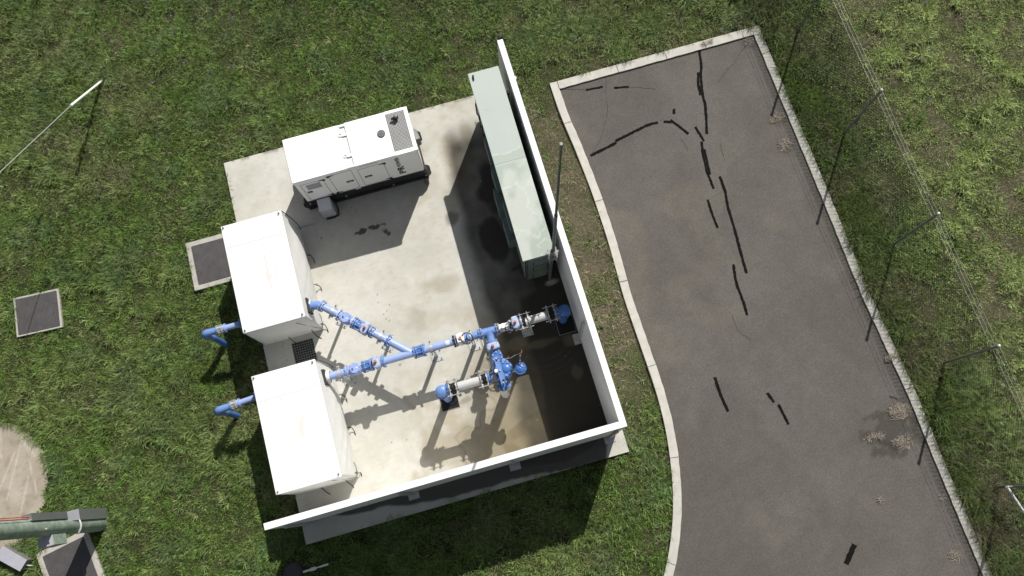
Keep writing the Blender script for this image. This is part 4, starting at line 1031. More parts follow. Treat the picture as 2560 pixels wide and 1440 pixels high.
# west side: doors, hoods, handles
ys = np.linspace(cy0, cy1, 8)
for i in range(7):
    a, b = ys[i] + .012, ys[i + 1] - .012
    mb = MB(); mb.box(cx0 - .022, a, .16, cx0 - .001, b, cz - .10, .005); d = obj('cabinet_door', mb, M['green'], cab)
    mb = MB(); mb.box(cx0 - .034, b - .07, .95, cx0 - .022, b - .045, 1.25); obj('door_handle', mb, M['galvdull'], d)
    for z in (.4, 1.75):
        mb = MB(); mb.box(cx0 - .034, a + .004, z, cx0 - .022, a + .02, z + .1); obj('door_hinge', mb, M['galv'], d)
def hood(u0, v0, u1, v1, z0, z1, dp):
    y1 = P(u0, v0, z1)[1]; y0 = P(u1, v1, z1)[1]
    mb = MB(); x = cx0 - .022
    v = [(x, y0, z0), (x, y1, z0), (x, y1, z1), (x, y0, z1), (x - dp, y0, z0), (x - dp, y1, z0), (x - dp, y1, z1 - .03), (x - dp, y0, z1 - .03)]
    mb.add(v, [(0, 1, 2, 3), (7, 6, 5, 4), (4, 5, 1, 0), (5, 6, 2, 1), (6, 7, 3, 2), (7, 4, 0, 3)]); obj('vent_hood', mb, M['greendk'], cab)
hood(1218, 420, 1236, 475, 1.1, 1.7, .13); hood(1240, 470, 1256, 525, .8, 1.45, .20); hood(1262, 545, 1278, 600, .9, 1.5, .19)
hood(1246, 505, 1268, 575, 1.5, 1.85, .10); hood(1196, 345, 1215, 405, 1.1, 1.6, .09)
for (u, v) in ((1186, 262), (1192, 295), (1199, 318), (1205, 338), (1211, 355)):
    y = P(u, v, 1.2)[1]; mb = MB(); mb.path([(cx0 - .02, y, 1.3), (cx0 - .055, y - .01, 1.25), (cx0 - .06, y - .05, .8), (cx0 - .02, y - .06, .7)], .014, 6); obj('cable_loop', mb, M['black'], cab)
# south end: drawers, seams, knobs
mb = MB(); mb.box(cx0 + .17, cy0 - .016, .14, cx0 + .47, cy0 - .001, cz - .05); se = obj('end_door', mb, M['green'], cab)
for z in (.75, 1.15, 1.6): mb = MB(); mb.box(cx0 + .172, cy0 - .0195, z, cx0 + .468, cy0 - .016, z + .007); obj('door_seam', mb, M['seam'], se)
for x in (cx0 + .16, cx0 + .476):
    for z in (.3, .9, 1.35, 1.85): mb = MB(); mb.box(x - .006, cy0 - .02, z - .09, x + .006, cy0 - .001, z + .09); obj('hinge_strip', mb, M['black'], se)
for z in (.45, 1.3, 1.75, 1.97):
    mb = MB(); mb.tube((cx0 + .33, cy0 - .016, z), (cx0 + .33, cy0 - .028, z), .012, None, 10); obj('door_knob', mb, M['galv'], se)
mb = MB(); mb.box(cx0 - .022, cy0 - .012, .12, cx0 - .001, cy0 + .005, cz - .03); obj('corner_seam', mb, M['seam'], cab); mb = MB(); mb.box(cx0 + .02, cy0 - .01, .12, cx0 + .03, cy0 - .001, cz - .03); obj('corner_seam', mb, M['seam'], cab)
mb = MB(); mb.box(1.60, 4.62, .2, 1.70, 5.0, 1.35); obj('side_box', mb, M['greendk'], cab)

# ================================================================== TELEMETRY MAST
mx_, my_ = 1.585, 4.385
mast = thing('antenna_mast', 'tall thin grey mast with a bolted clamp standing at the cabinet corner', 'mast', (mx_, my_, 0))
tilt = Vector((.095, .075, 7.0))
top0 = Vector((mx_ + .045, my_ + .012, 1.72)); topd = (Vector(P(1403, 361, 7.3)) - top0)
mb = MB(); mb.tube((mx_, my_, 0), (mx_ + .02, my_ + .01, 2.28), .036, None, 16); obj('lower_post', mb, M['mast'], mast)
mb = MB(); mb.tube(top0, top0 + topd * .46, .037, .032, 16); obj('upper_tube', mb, M['mast'], mast)
mb = MB(); mb.tube(top0 + topd * .46, top0 + topd, .026, .023, 14); mb.tube(top0 + topd * .455, top0 + topd * .465, .036, None, 14); wh = obj('whip_tube', mb, M['mastdk'], mast)
mb = MB(); mb.tube(top0 + topd, top0 + topd * 1.004, .025, None, 12); obj('tube_cap', mb, M['galvdull'], wh)
for z in (1.78, 1.90, 2.08, 2.20, 2.30):
    mb = MB(); mb.box(mx_ - .07, my_ - .045, z - .012, mx_ + .12, my_ - .038, z + .012); mb.box(mx_ - .07, my_ + .045, z - .012, mx_ + .12, my_ + .052, z + .012)
    for x in (mx_ - .055, mx_ + .10): mb.tube((x, my_ - .10, z), (x, my_ + .09, z), .009, None, 6); mb.tube((x - .05 if x < mx_ else x + .05, my_ - .02, z), (x, my_ - .02, z), .009, None, 6)
    obj('clamp', mb, M['galv'], mast)
mb = MB(); mb.box(mx_ + .03, my_ - .03, 1.66, mx_ + .10, my_ + .03, 1.70); obj('sleeve_foot', mb, M['galv'], mast)

# ================================================================== GRATED PITS
def pit(name, cx, cy, wx, wy, rim, z, label, rot=0.0, pitch=.032, hide=False, m_='grate', bw=.0045, group='steel grated pits in the grass'):
    t = thing(name, label, 'grate', (cx, cy, z), group)
    mb = MB()
    if rim > 0:
        X, Y = wx / 2 + rim, wy / 2 + rim
        mb.box(cx - X, cy - Y, z - .2, cx + X, cy - wy / 2, z); mb.box(cx - X, cy + wy / 2, z - .2, cx + X, cy + Y, z)
        mb.box(cx - X, cy - wy / 2, z - .2, cx - wx / 2, cy + wy / 2, z); mb.box(cx + wx / 2, cy - wy / 2, z - .2, cx + X, cy + wy / 2, z)
        o1 = obj('concrete_rim', mb, M['concrete2'], t)
    mb = MB(); mb.box(cx - wx / 2, cy - wy / 2, z - .05 if rim > 0 else z + .003, cx + wx / 2, cy + wy / 2, z - .045 if rim > 0 else z + .006); o2 = obj('pit_shaft', mb, M['pit'], t)
    mb = MB(); nx = int(wx / pitch); ny = int(wy / pitch); zt = z + .012
    for i in range(nx + 1): x = cx - wx / 2 + wx * i / nx; mb.box(x - bw, cy - wy / 2, zt - .014 if rim > 0 else zt - .005, x + bw, cy + wy / 2, zt)
    for j in range(ny + 1): y = cy - wy / 2 + wy * j / ny; mb.box(cx - wx / 2, y - bw * 1.3, zt - .013 if rim > 0 else zt - .004, cx + wx / 2, y + bw * 1.3, zt + .0012)
    o3 = obj('grate_panel', mb, M[m_], t)
    if rot: t.rotation_euler = (0, 0, rot)
    return t
pit('grated_pit', -5.58, 6.94, 1.16, .92, .125, -.012, 'grey steel grate in a concrete rim, half under the white pump enclosure', pitch=.03, bw=.0085)
pit('grated_pit', -9.89, 6.87, .94, .82, .055, -.055, 'square grey steel grate out in the open grass with weeds over its rim', R(-3), pitch=.03, bw=.0085)
pit('grated_pit', -10.02, 1.12, .92, .95, .13, -.04, 'grey steel grate in a concrete rim at the foot of the green pole', R(-3 + 14), pitch=.03, bw=.0085)
pit('floor_grate', -4.16, 4.28, .48, .50, 0, 0, 'small dark floor grate in the slab between the two enclosures', pitch=.052, m_='grateblack', bw=.0055, group=None)

# ================================================================== GREEN MONOPOLE AND ITS BOXES
px_, py_ = -9.30, 1.875
mono = thing('power_pole', 'thick green steel pole with a grey casing, standing in the grass at lower left', 'pole', (px_, py_, GZ))
mb = MB(); mb.tube((px_, py_, GZ - .2), (px_, py_, 10.3), .185, .15, 36); obj('pole_shaft', mb, M['polegreen'], mono)
mb = MB(); v = [(px_ - .02, py_ + .05, GZ), (px_ + .21, py_ + .05, GZ), (px_ + .21, py_ + .27, GZ), (px_ - .02, py_ + .27, GZ), (px_ - .02, py_ + .05, 1.15), (px_ + .21, py_ + .05, 1.10), (px_ + .21, py_ + .27, 1.10), (px_ - .02, py_ + .27, 1.15)]
mb.hexa(v); cs = obj('base_casing', mb, M['darkgreybox'], mono)
mb = MB(); mb.hexa([(px_ - .02, py_ + .05, 1.15), (px_ + .215, py_ + .05, 1.101), (px_ + .215, py_ + .275, 1.101), (px_ - .02, py_ + .275, 1.15), (px_ - .02, py_ + .06, 1.55), (px_ + .14, py_ + .06, 1.50), (px_ + .14, py_ + .20, 1.50), (px_ - .02, py_ + .20, 1.55)]); obj('casing_hood', mb, M['greybox'], cs)
mb = MB(); mb.box(px_ + .0, py_ + .10, 1.5, px_ + .185, py_ + .24, 2.75); obj('cable_channel', mb, M['darkgreybox'], mono)
for k in (0, 1):
    mb = MB(); mb.tube((px_ + .12, py_ + .15 + .035 * k, 2.7), (px_ + .10, py_ + .14 + .035 * k, 10), .010, None, 8); obj('red_conduit', mb, M['red'], mono)
mb = MB(); mb.tube((px_ + .17, py_ + .115, 2.7), (px_ + .15, py_ + .10, 10), .007, None, 6); obj('earth_wire', mb, M['stripwhite'], mono)
mb = MB(); pts = [(px_ + math.cos(R(a)) * .205, py_ + math.sin(R(a)) * .205, 1.20 - (80 - a) * .0014) for a in range(80, -75, -8)]; mb.path(pts, .02, 8); obj('strap_band', mb, M['stripwhite'], mono)
mb = MB(); mb.box(px_ - .20, py_ - .37, 1.50, px_ + .10, py_ - .17, 2.0, .004); mb_ = obj('meter_box', mb, M['greybox'], mono)
mb = MB(); mb.box(px_ + .1005, py_ - .365, 1.51, px_ + .106, py_ - .175, 1.99); obj('box_door', mb, M['polegreen'], mb_)
mb = MB(); mb.tube((px_ + .155, py_ - .07, 2.3), (px_ + .19, py_ - .075, 2.3), .02, None, 12); obj('pole_tag', mb, M['straw'], mono)
mb = MB(); mb.obox((px_ + .03, py_ + .06, 4.1), (1, 0, 0), (0, 1, 0), (0, 0, 1), .18, .16, .10); obj('pole_collar', mb, M['black'], mono)
mb = MB(); mb.obox((px_ - .25, py_, 9.9), (1, 0, 0), (0, 1, 0), (0, 0, 1), .55, .05, .05); obj('cross_arm', mb, M['galv'], mono)
# slanted steel cover box
q = [P(u, v, .20) for u, v in ((9, 1366), (67, 1400), (50, 1427), (-14, 1392))]
bx = thing('steel_box', 'low galvanised steel box in the grass below the green pole', 'box', (q[0][0], q[0][1], GZ))
mb = MB(); mb.hexa([(a[0], a[1], GZ) for a in q] + [(a[0], a[1], .20) for a in q]); bb = obj('box_body', mb, M['galvdull'], bx)
cxm = sum(a[0] for a in q) / 4; cym = sum(a[1] for a in q) / 4
mb = MB(); mb.hexa([(cxm + (a[0] - cxm) * 1.04, cym + (a[1] - cym) * 1.04, .203) for a in q] + [(cxm + (a[0] - cxm) * 1.04, cym + (a[1] - cym) * 1.04, .222) for a in q]); obj('box_lid', mb, M['greybox'], bx)
mb = MB(); a = q[1]; b = q[2]; m_ = ((a[0] + b[0]) / 2, (a[1] + b[1]) / 2); mb.path([(m_[0], m_[1], .12), (m_[0] + .06, m_[1] - .03, .08), (m_[0] + .07, m_[1] - .05, GZ)], .012, 6); obj('box_cable', mb, M['stripwhite'], bx)

# ================================================================== GUY WIRE
ga = Vector((-7.50, 12.21, GZ + .03)); gm = Vector(P(176, 265, 1.25)); gt = Vector(P(0, 430, 1.25 * 2.55))
guy = thing('guy_wire', 'thin steel guy wire with a white plastic guard at its lower end', 'wire', (ga.x, ga.y, GZ))
gtop = gm + (gt - gm) * 4.6
mb = MB(); mb.tube(ga, gm, .026, .028, 16); obj('wire_guard', mb, M['white'], guy)
mb = MB(); mb.tube(gm, gt, .008, None, 6, False); mb.tube(gt, (gtop.x, gtop.y, gtop.z), .008, None, 6, False); obj('steel_wire', mb, M['galv'], guy)
mb = MB(); mb.torus(gm, (gm - ga), .034, .006, 14, 6); mb.tube(gm, gm + Vector((.05, -.02, .0)), .012, None, 6); obj('guard_clip', mb, M['galv'], guy)
mb = MB(); mb.torus(ga + Vector((0, 0, .0)), (1, .2, 0), .05, .012, 14, 6); obj('ground_anchor', mb, M['galvdull'], guy)

# ================================================================== CHAIN LINK FENCE
fn = thing('chain_link_fence', 'chain link fence with slim grey posts and barbed wires east of the road', 'fence', (FENCE[2][0], FENCE[2][1], GZ))
FH = 2.27
for (x, y) in FENCE:
    z = GZ - .2
    mb = MB(); mb.tube((x, y, z), (x, y, FH - .03), .027, None, 16); po = obj('fence_post', mb, M['galvdull'], fn)
    mb = MB(); mb.ellipsoid((x, y, FH - .02), (1, 0, 0), (0, 1, 0), (0, 0, 1), .038, .038, .035, 14, 8); obj('post_cap', mb, M['galv'], po)
zt, zb = 1.95, GZ + .02
for (x0, y0), (x1, y1) in zip(FENCE[:-1], FENCE[1:]):
    L = math.hypot(x1 - x0, y1 - y0); ux, uy = (x1 - x0) / L, (y1 - y0) / L; mb = MB()
    pitch = .09; hh = zt - zb; slope = 1.0; n = int((L + hh) / pitch); ww = .0025
    for s_ in (1, -1):
        for k in range(-1, n + 2):
            a = k * pitch - hh if s_ > 0 else k * pitch
            p0 = [a, zb]; p1 = [a + s_ * hh, zt]
            lo, hi = 0.0, 1.0; dx = p1[0] - p0[0]
            t0 = (0 - p0[0]) / dx; t1 = (L - p0[0]) / dx
            lo = max(0, min(t0, t1)); hi = min(1, max(t0, t1))
            if hi - lo < .02: continue
            A = (p0[0] + dx * lo, zb + hh * lo); B = (p0[0] + dx * hi, zb + hh * hi)
            off = .0015 * s_
            w3 = lambda s, z, o: (x0 + ux * s - uy * o, y0 + uy * s + ux * o, z)
            va = [w3(A[0] - ww, A[1] + ww * s_, off), w3(A[0] + ww, A[1] - ww * s_, off), w3(A[0], A[1], off + ww * 1.8)]
            vb_ = [w3(B[0] - ww, B[1] + ww * s_, off), w3(B[0] + ww, B[1] - ww * s_, off), w3(B[0], B[1], off + ww * 1.8)]
            mb.add(va + vb_, [(0, 1, 4, 3), (1, 2, 5, 4), (2, 0, 3, 5)])
    obj('mesh_panel', mb, M['meshwire'], fn)
for k, (z, dx) in enumerate(((FH - .01, .0), (2.13, .0), (1.99, 0.0), (.03, 0))):
    mb = MB(); pts = []
    for (x0, y0), (x1, y1) in zip(FENCE[:-1], FENCE[1:]):
        for i in range(6):
            s = i / 6; pts.append((x0 + (x1 - x0) * s + dx, y0 + (y1 - y0) * s, z - .02 * math.sin(math.pi * s) + random.uniform(-.004, .004)))
    mb.path(pts, .0026 if k < 3 else .002, 5, False)
    if k < 3:
        for (x0, y0), (x1, y1) in zip(FENCE[:-1], FENCE[1:]):
            for i in range(22):
                s = (i + .5) / 22; c = Vector((x0 + (x1 - x0) * s + dx, y0 + (y1 - y0) * s, z - .02 * math.sin(math.pi * s))); d = Vector((random.uniform(-1, 1), .4, random.uniform(-1, 1))).normalized()
                mb.tube(c - d * .02, c + d * .02, .002, None, 4)
    obj('barbed_wire' if k < 3 else 'tension_wire', mb, M['galv'] if k < 3 else M['meshwire'], fn)
a = Vector(P(2518, 1217, .5)); b = Vector(P(2562, 1278, .5)); dd = (b - a)
mb = MB(); mb.tube(a, a + dd * 2.2 + Vector((0, 0, -.1)), .024, None, 14); mb.torus(a, dd, .028, .010, 14, 6); obj('brace_rail', mb, M['stripwhite'], fn)
mb = MB(); mb.tube((FENCE[5][0], FENCE[5][1], .5), a, .02, None, 10); obj('brace_bracket', mb, M['galvdull'], fn)

# ================================================================== SMALL THINGS ON THE ROAD AND SLAB
def clump(u, v, rx, ry, n, label, rot=0, seed=0, base=RZ, L=.10):
    q = P(u, v, base); rr = random.Random(seed); mb = MB()
    for i in range(int(n * 1.8)):
        a = rr.uniform(0, 2 * math.pi); r_ = rr.uniform(0, 1) ** .6
        x = rx * r_ * math.cos(a); y = ry * r_ * math.sin(a); x, y = x * math.cos(rot) - y * math.sin(rot), x * math.sin(rot) + y * math.cos(rot)
        b = rr.uniform(0, math.pi) if rr.random() < .6 else a; l = rr.uniform(.25, .8) * L
        z0 = base + .006 + rr.uniform(0, .035) * (1 - r_); p = Vector((q[0] + x, q[1] + y, z0)); e = p + Vector((math.cos(b) * l, math.sin(b) * l, rr.uniform(-.01, .03)))
        m_ = (p + e) / 2 + Vector((rr.uniform(-.01, .01), rr.uniform(-.01, .01), .008)); e.z = max(e.z, base + .005)
        mb.path([p, m_, e], rr.uniform(.0016, .0036), 3, False)
    o = obj('dry_weed_clump', mb, M['straw']); tag(o, label, 'dry weeds', 'clumps of dead weed washed onto the road'); return o
clump(1943, 297, .10, .20, 120, 'loose dead weed clump at the tip of the second fence post shadow', R(105), 1)
clump(1962, 363, .14, .13, 130, 'round dead weed clump second from the top beside the east kerb', 0, 2)
clump(1872, 103, .10, .12, 50, 'thin straw scatter in the top corner of the road', 0, 3)
clump(2250, 1030, .17, .24, 190, 'largest dead weed clump on the damp silt, pale stems on top', R(90), 4, L=.16)
clump(2256, 1107, .15, .22, 160, 'brown dead weed clump in the middle of the damp patch', R(80), 5)
clump(2186, 1094, .22, .055, 120, 'long narrow dead weed clump west of the damp patch', R(-3), 6)
clump(2200, 1250, .07, .08, 40, 'small pale straw scatter alone on the open asphalt', 0, 7, L=.06)
clump(2355, 1245, .05, .07, 28, 'small pale straw scatter close to the east kerb', 0, 8, L=.06)
clump(2388, 1392, .11, .15, 70, 'loose dead weed clump near the bottom end of the east kerb', R(60), 9)
clump(1768, 108, .16, .05, 60, 'straw scatter lying over the north kerb', R(10), 10, base=KZ)
clump(2228, 895, .06, .16, 55, 'dark twigs caught against the east kerb above the damp patch', R(100), 12, base=KZ)
mb = MB(); a = P(2223, 990, RZ); mb.path([(a[0], a[1], RZ + .02), (a[0] + .12, a[1] - .07, RZ + .025), (a[0] + .2, a[1] - .16, RZ + .03)], .007, 6)
tag(obj('stick', mb, M['crack']), 'dark stick lying across the largest dead weed clump', 'stick')
mb = MB()
rr = random.Random(5)
for i in range(110):
    u = rr.uniform(570, 1540); v = rr.uniform(250, 1180); q = P(u, v, 0)
    if not (SX0 + .05 < q[0] < SX1 - .05 and .85 < q[1] < SY1): continue
    a = rr.uniform(0, 6.28); s = rr.uniform(.006, .016) * (2.2 if rr.random() < .08 else 1); c, d = math.cos(a) * s, math.sin(a) * s
    mb.add([(q[0] - c, q[1] - d, .004), (q[0] + d * .4, q[1] - c * .4, .007), (q[0] + c, q[1] + d, .010), (q[0] - d * .4, q[1] + c * .4, .008)], [(0, 1, 2, 3)])
tag(obj('leaf_litter', mb, M['straw']), 'scattered dead leaf bits on the concrete', 'litter', kind='stuff')
# marker strip and dark lid lying in the shaded grass
q0 = Vector(P(758, 1430, .0)); q1 = Vector(P(828, 1408, .0)); d = (q1 - q0).normalized(); s = d.cross(Vector((0, 0, 1)))
t = thing('metal_strip', 'thin white metal strip lying in the shaded grass below the long wall', 'metal strip', tuple(q0))
mb = MB(); mb.obox(q0 + d * .09, d, s, (0, 0, 1), .09, .022, .012); mb.obox(q0 + d * .22, d, s, (0, 0, 1), .055, .035, .02); mb.obox(q0 + d * .33, d, s, (0, 0, 1), .06, .015, .010); mb.obox(q0 + d * .47, d, s, (0, 0, 1), .08, .02, .012); obj('strip_body', mb, M['stripwhite'], t)
q = P(733, 1431, GZ + .06); t = thing('access_lid', 'dark round access lid sunk in the shaded grass', 'lid', (q[0], q[1], GZ))
mb = MB(); mb.tube((q[0], q[1], GZ - .05), (q[0], q[1], GZ + .075), .21, None, 36); mb.tube((q[0], q[1], GZ + .07), (q[0], q[1], GZ + .085), .17, None, 36); obj('lid_plate', mb, M['lid'], t)
mb = MB(); mb.torus((q[0], q[1], GZ + .08), (0, 0, 1), .19, .012, 30, 6); obj('lid_ring', mb, M['lid'], t)

# ================================================================== GRASS AND WEEDS (uncountable)
HOLES = [[(SX0, SY0), (SX1, SY0), (SX1, SY1), (SX0, SY1)], road_poly,
         [(-6.27, 6.35), (-5.0, 6.35), (-5.0, 7.53), (-6.27, 7.53)], [(-10.36, 6.52), (-9.44, 6.46), (-9.40, 7.25), (-10.33, 7.29)]]
q = (-10.02, 1.12); hr = R(11); HOLES.append([(q[0] + a * math.cos(hr) - b * math.sin(hr), q[1] + a * math.sin(hr) + b * math.cos(hr)) for a, b in ((-.58, -.6), (.58, -.6), (.58, .6), (-.58, .6))])
def free(x, y, m_=0.0):
    ok = np.ones(x.shape, bool)
    for h in HOLES: ok &= ~in_poly(x, y, h)
    ok &= np.hypot(x - CC[0], y - CC[1]) > CR * .97
    ok &= np.hypot(x - px_, y - py_) > .2
    ok &= np.hypot(x + 5.42, y + .27) > .2
    return ok
VIEW = [(-10.3, 16.2), (15.6, 8.6), (10.1, -5.2), (-12.4, .6)]       # what the camera sees, with a margin
def build_blades(name, cx, cy, per, spread, hmul, colr, seed, wid=(.004, .009), leaf=False, lean=(.25, 1.1)):
    g = np.random.default_rng(seed); n = len(cx)
    ci = np.repeat(np.arange(n), per); N = len(ci)
    ang = g.uniform(0, 2 * np.pi, N); rad = np.abs(g.normal(0, 1, N)) * spread[ci]
    x = cx[ci] + np.cos(ang) * rad; y = cy[ci] + np.sin(ang) * rad
    ok = free(x, y); ci, ang, rad, x, y = ci[ok], ang[ok], rad[ok], x[ok], y[ok]; N = len(ci)
    L = hmul[ci] * g.uniform(.45, 1.15, N)
    la = ang + g.normal(0, .9, N); ln = g.uniform(lean[0], lean[1], N)
    dx, dy = np.cos(la), np.sin(la); sx, sy = -dy, dx
    wv = g.uniform(wid[0], wid[1], N) * (1 + L * 1.2)
    z0 = ground_z(x, y) - .01
    # three-segment arc: root, knee, tip
    k1 = L * .5; h1 = k1 * np.cos(ln * .5); o1 = k1 * np.sin(ln * .5); h2 = h1 + k1 * np.cos(ln * 1.45); o2 = o1 + k1 * np.sin(ln * 1.45)
    h2 = np.maximum(h2, .01)
    V = np.zeros((N, 5, 3), np.float32)
    wk = wv * (1.5 if leaf else .85)
    V[:, 0] = np.stack([x - sx * wv * .5, y - sy * wv * .5, z0], 1); V[:, 1] = np.stack([x + sx * wv * .5, y + sy * wv * .5, z0], 1)
    V[:, 2] = np.stack([x + dx * o1 + sx * wk * .5, y + dy * o1 + sy * wk * .5, z0 + h1], 1); V[:, 3] = np.stack([x + dx * o1 - sx * wk * .5, y + dy * o1 - sy * wk * .5, z0 + h1], 1)
    V[:, 4] = np.stack([x + dx * o2, y + dy * o2, z0 + h2], 1)
    C = colr[ci] * g.uniform(.42, 1.6, (N, 1)) * (.75 + .5 * fbm(x, y, 7, 2, 150))[:, None] * (1 + g.normal(0, .07, (N, 3)))
    yel = g.random(N) < .07; C[yel] = C[yel] * .4 + np.array((.24, .25, .10)) * .6
    return V, np.clip(C, .005, .8)
def blades_object(name, parts, m_):
    V = np.concatenate([p[0] for p in parts]); C = np.concatenate([p[1] for p in parts]); N = len(V)
    me = bpy.data.meshes.new(name); me.vertices.add(N * 5); me.vertices.foreach_set('co', V.reshape(-1))
    b = (np.arange(N) * 5)[:, None]
    li = np.concatenate([b + np.array([[0, 1, 2, 3]]), b + np.array([[3, 2, 4]])], 1).astype(np.int32)
    me.loops.add(N * 7); me.loops.foreach_set('vertex_index', li.ravel())
    ls = (np.arange(N) * 7)[:, None] + np.array([[0, 4]]); me.polygons.add(N * 2); me.polygons.foreach_set('loop_start', ls.ravel().astype(np.int32))
    me.update(calc_edges=True); set_tint(me, np.repeat(C, 5, 0)); me.materials.append(m_)
    o = bpy.data.objects.new(name, me); col.objects.link(o); return o
def sample(n, g):
    lo = np.array([-12.4, -5.2]); hi = np.array([15.6, 16.2]); p = g.uniform(lo, hi, (n, 2))
    return p[in_poly(p[:, 0], p[:, 1], VIEW)]
grassm = attr_mat('grass_blades', .6, 0, spec=.25, translucent=.12)
g = np.random.default_rng(3)
p = sample(int(599 * 105), g); x, y = p[:, 0], p[:, 1]
ok = free(x, y); x, y = x[ok], y[ok]
n1 = fbm(x, y, .55, 4, 101); n2 = fbm(x, y, 1.9, 3, 102); n3 = fbm(x + 50, y, .9, 3, 103); dry = region_dry(x, y)
keep = g.random(len(x)) > dry * .62; x, y, n1, n2, n3, dry = [a[keep] for a in (x, y, n1, n2, n3, dry)]
east = sstep(9.6, 10.4, x)
verge = sstep(8.2, 8.4, x) * (1 - sstep(9.0, 9.8, x))
strip = sstep(2.0, 2.3, x) * (1 - sstep(3.0, 3.5, x)) * (y > .6) * (y < 9.6)
hm = .055 + .17 * sstep(.36, .66, n2) * (.55 + .9 * sstep(.3, .7, n1)) + .05 * g.random(len(x)) + verge * .10 - strip * .08
hm = hm * (1 - east * .35 + east * 1.1 * (fbm(x, y, 3.6, 2, 106) - .42))
hm = np.clip(hm * (1 - .45 * dry), .035, .42)
colr = lerp3((.105, .190, .036), (.172, .250, .058), n3)
colr = mixc(colr, (.205, .265, .085), sstep(.45, .7, n1) * .75)
colr = mixc(colr, (.125, .195, .085), sstep(.55, .75, n2) * .6)
colr = mixc(colr, (.34, .42, .15), east * .85); colr = mixc(colr, (.09, .14, .03), verge * .6)
colr = mixc(colr, (.12, .115, .07), sstep(.56, .70, fbm(x + 9, y + 4, 1.1, 4, 105)) * .28)
colr = mixc(colr, (.24, .215, .13), np.clip(sstep(.58, .74, fbm(x - 20, y, .8, 4, 104)) * .35 + dry * .35, 0, .8))
colr *= g.uniform(.62, 1.34, (len(x), 1))
sp = .04 + .06 * g.random(len(x))
main = build_blades('grass', x, y, 32, sp, hm, colr, 5, (.0050, .0098), lean=(.3, 1.35))
# scattered tall coarse tussocks
p = sample(2600, g); tx, ty = p[:, 0], p[:, 1]; ok = free(tx, ty) & (fbm(tx, ty, .7, 3, 111) > .47) & (region_dry(tx, ty) < .5); tx, ty = tx[ok], ty[ok]
tc = lerp3((.08, .17, .02), (.28, .33, .13), g.random(len(tx)) ** 1.5)
tuss = build_blades('grass', tx, ty, 26, np.full(len(tx), .045), g.uniform(.12, .28, len(tx)), tc, 6, (.006, .011), lean=(.5, 1.35))
# straw-coloured dead blades and seed stems
p = sample(26000, g); sx_, sy_ = p[:, 0], p[:, 1]; ok = free(sx_, sy_) & (g.random(len(sx_)) < .15 + .8 * sstep(.5, .7, fbm(sx_, sy_, .8, 4, 121)) + .8 * region_dry(sx_, sy_)); sx_, sy_ = sx_[ok], sy_[ok]
dead = build_blades('grass', sx_, sy_, 4, np.full(len(sx_), .06), g.uniform(.08, .24, len(sx_)), lerp3((.26, .225, .14), (.44, .41, .27), g.random(len(sx_))), 7, (.003, .006), lean=(.9, 1.5))
# tall rank growth between the kerb and the fence, leaning every way and partly gone to brown seed
p = sample(60000, g); vx, vy = p[:, 0], p[:, 1]; vv = sstep(8.2, 8.45, vx) * (1 - sstep(8.9, 9.5, vx)) * sstep(.40, .60, fbm(vx, vy, 1.1, 3, 141)); ok = free(vx, vy) & (g.random(len(vx)) < vv * .8); vx, vy = vx[ok], vy[ok]
vc = np.where((fbm(vx, vy, 1.6, 3, 142) > .55)[:, None], np.array([[.16, .145, .095]]), lerp3((.06, .12, .02), (.15, .20, .05), g.random(len(vx))))
kp = [P(u + du, v, GZ)[:2] for (u, v) in ((2222, 872), (2236, 905), (2262, 965), (2345, 1155), (2350, 1172), (2130, 600), (2098, 530), (2030, 360), (2008, 315), (2440, 1320), (2470, 1390), (2318, 1090), (2180, 740)) for du in (14, 22)]
vx = np.concatenate([vx, [k_[0] for k_ in kp]]); vy = np.concatenate([vy, [k_[1] for k_ in kp]]); vc = np.concatenate([vc, np.tile(np.array([[.13, .15, .06]]), (len(kp), 1))])
tall = build_blades('grass', vx, vy, 26, np.full(len(vx), .09), g.uniform(.25, .52, len(vx)), vc, 12, (.003, .006), lean=(.3, 1.3))
go = blades_object('grass', [main, tuss, dead, tall], grassm); tag(go, 'rough uncut green grass around the slab and road', 'grass', kind='stuff')
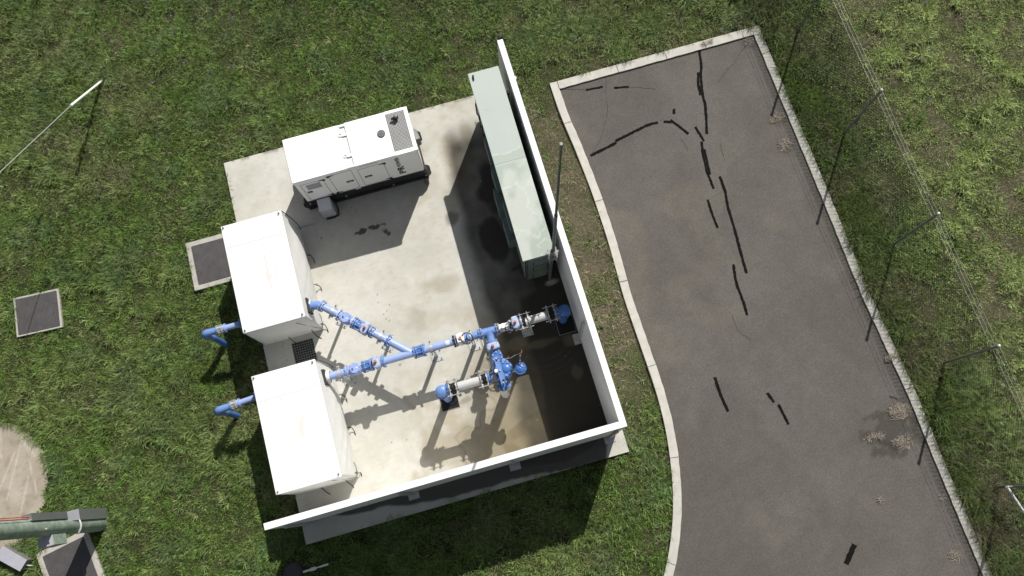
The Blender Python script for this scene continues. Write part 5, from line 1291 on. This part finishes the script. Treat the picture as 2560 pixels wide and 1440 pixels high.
# broad-leaved weeds
p = sample(9000, g); wx_, wy_ = p[:, 0], p[:, 1]
near = lambda X, Y, r_: np.exp(-(((wx_ - X) / r_) ** 2 + ((wy_ - Y) / r_) ** 2))
pr = .05 + .9 * near(-10.2, 2.6, .9) + .8 * near(-8.9, 2.7, 1.0) + .7 * near(-6.9, 12.0, .8) + .5 * sstep(.62, .72, fbm(wx_, wy_, .9, 3, 131)) + .5 * near(-10.1, 1.8, .7) + .5 * near(2.6, 3.0, .6) + .6 * near(8.7, 6.0, 1.2) * 0 + .9 * near(-4.6, .0, .35)
ok = free(wx_, wy_) & (g.random(len(wx_)) < pr); wx_, wy_ = wx_[ok], wy_[ok]
wc = lerp3((.05, .12, .015), (.13, .20, .05), g.random(len(wx_)))
wd = build_blades('weeds', wx_, wy_, 12, np.full(len(wx_), .045), g.uniform(.05, .12, len(wx_)), wc, 8, (.012, .026), leaf=True, lean=(.7, 1.45))
wo = blades_object('weeds', [wd], grassm); tag(wo, 'broad-leaved weeds growing through the grass', 'weeds', kind='stuff')
# little purple flowers
p = sample(9000, g); fx_, fy_ = p[:, 0], p[:, 1]
def nf(u, v, r_): q = P(u, v, GZ); return np.exp(-(((fx_ - q[0]) / r_) ** 2 + ((fy_ - q[1]) / r_) ** 2))
pr = .004 + .7 * nf(245, 1215, .18) + .3 * nf(620, 320, .35) + .15 * nf(430, 110, 1.0) + .25 * nf(1800, 60, .5) + .12 * nf(2050, 350, .7) + .06 * nf(1600, 1250, 1.2) + .1 * nf(1480, 80, .7)
ok = free(fx_, fy_) & (g.random(len(fx_)) < pr); fx_, fy_ = fx_[ok], fy_[ok]
fc = np.tile(np.array([[.30, .20, .55]]), (len(fx_), 1))
fl = build_blades('wildflowers', fx_, fy_, 7, np.full(len(fx_), .012), g.uniform(.03, .04, len(fx_)), fc, 9, (.006, .010), leaf=True, lean=(.9, 1.5))
fl[0][:, :, 2] += .13
fo = blades_object('wildflowers', [fl], attr_mat('petals', .7, 0, spec=.2, translucent=.2)); tag(fo, 'tiny purple wildflowers dotted through the grass', 'flowers', kind='stuff')
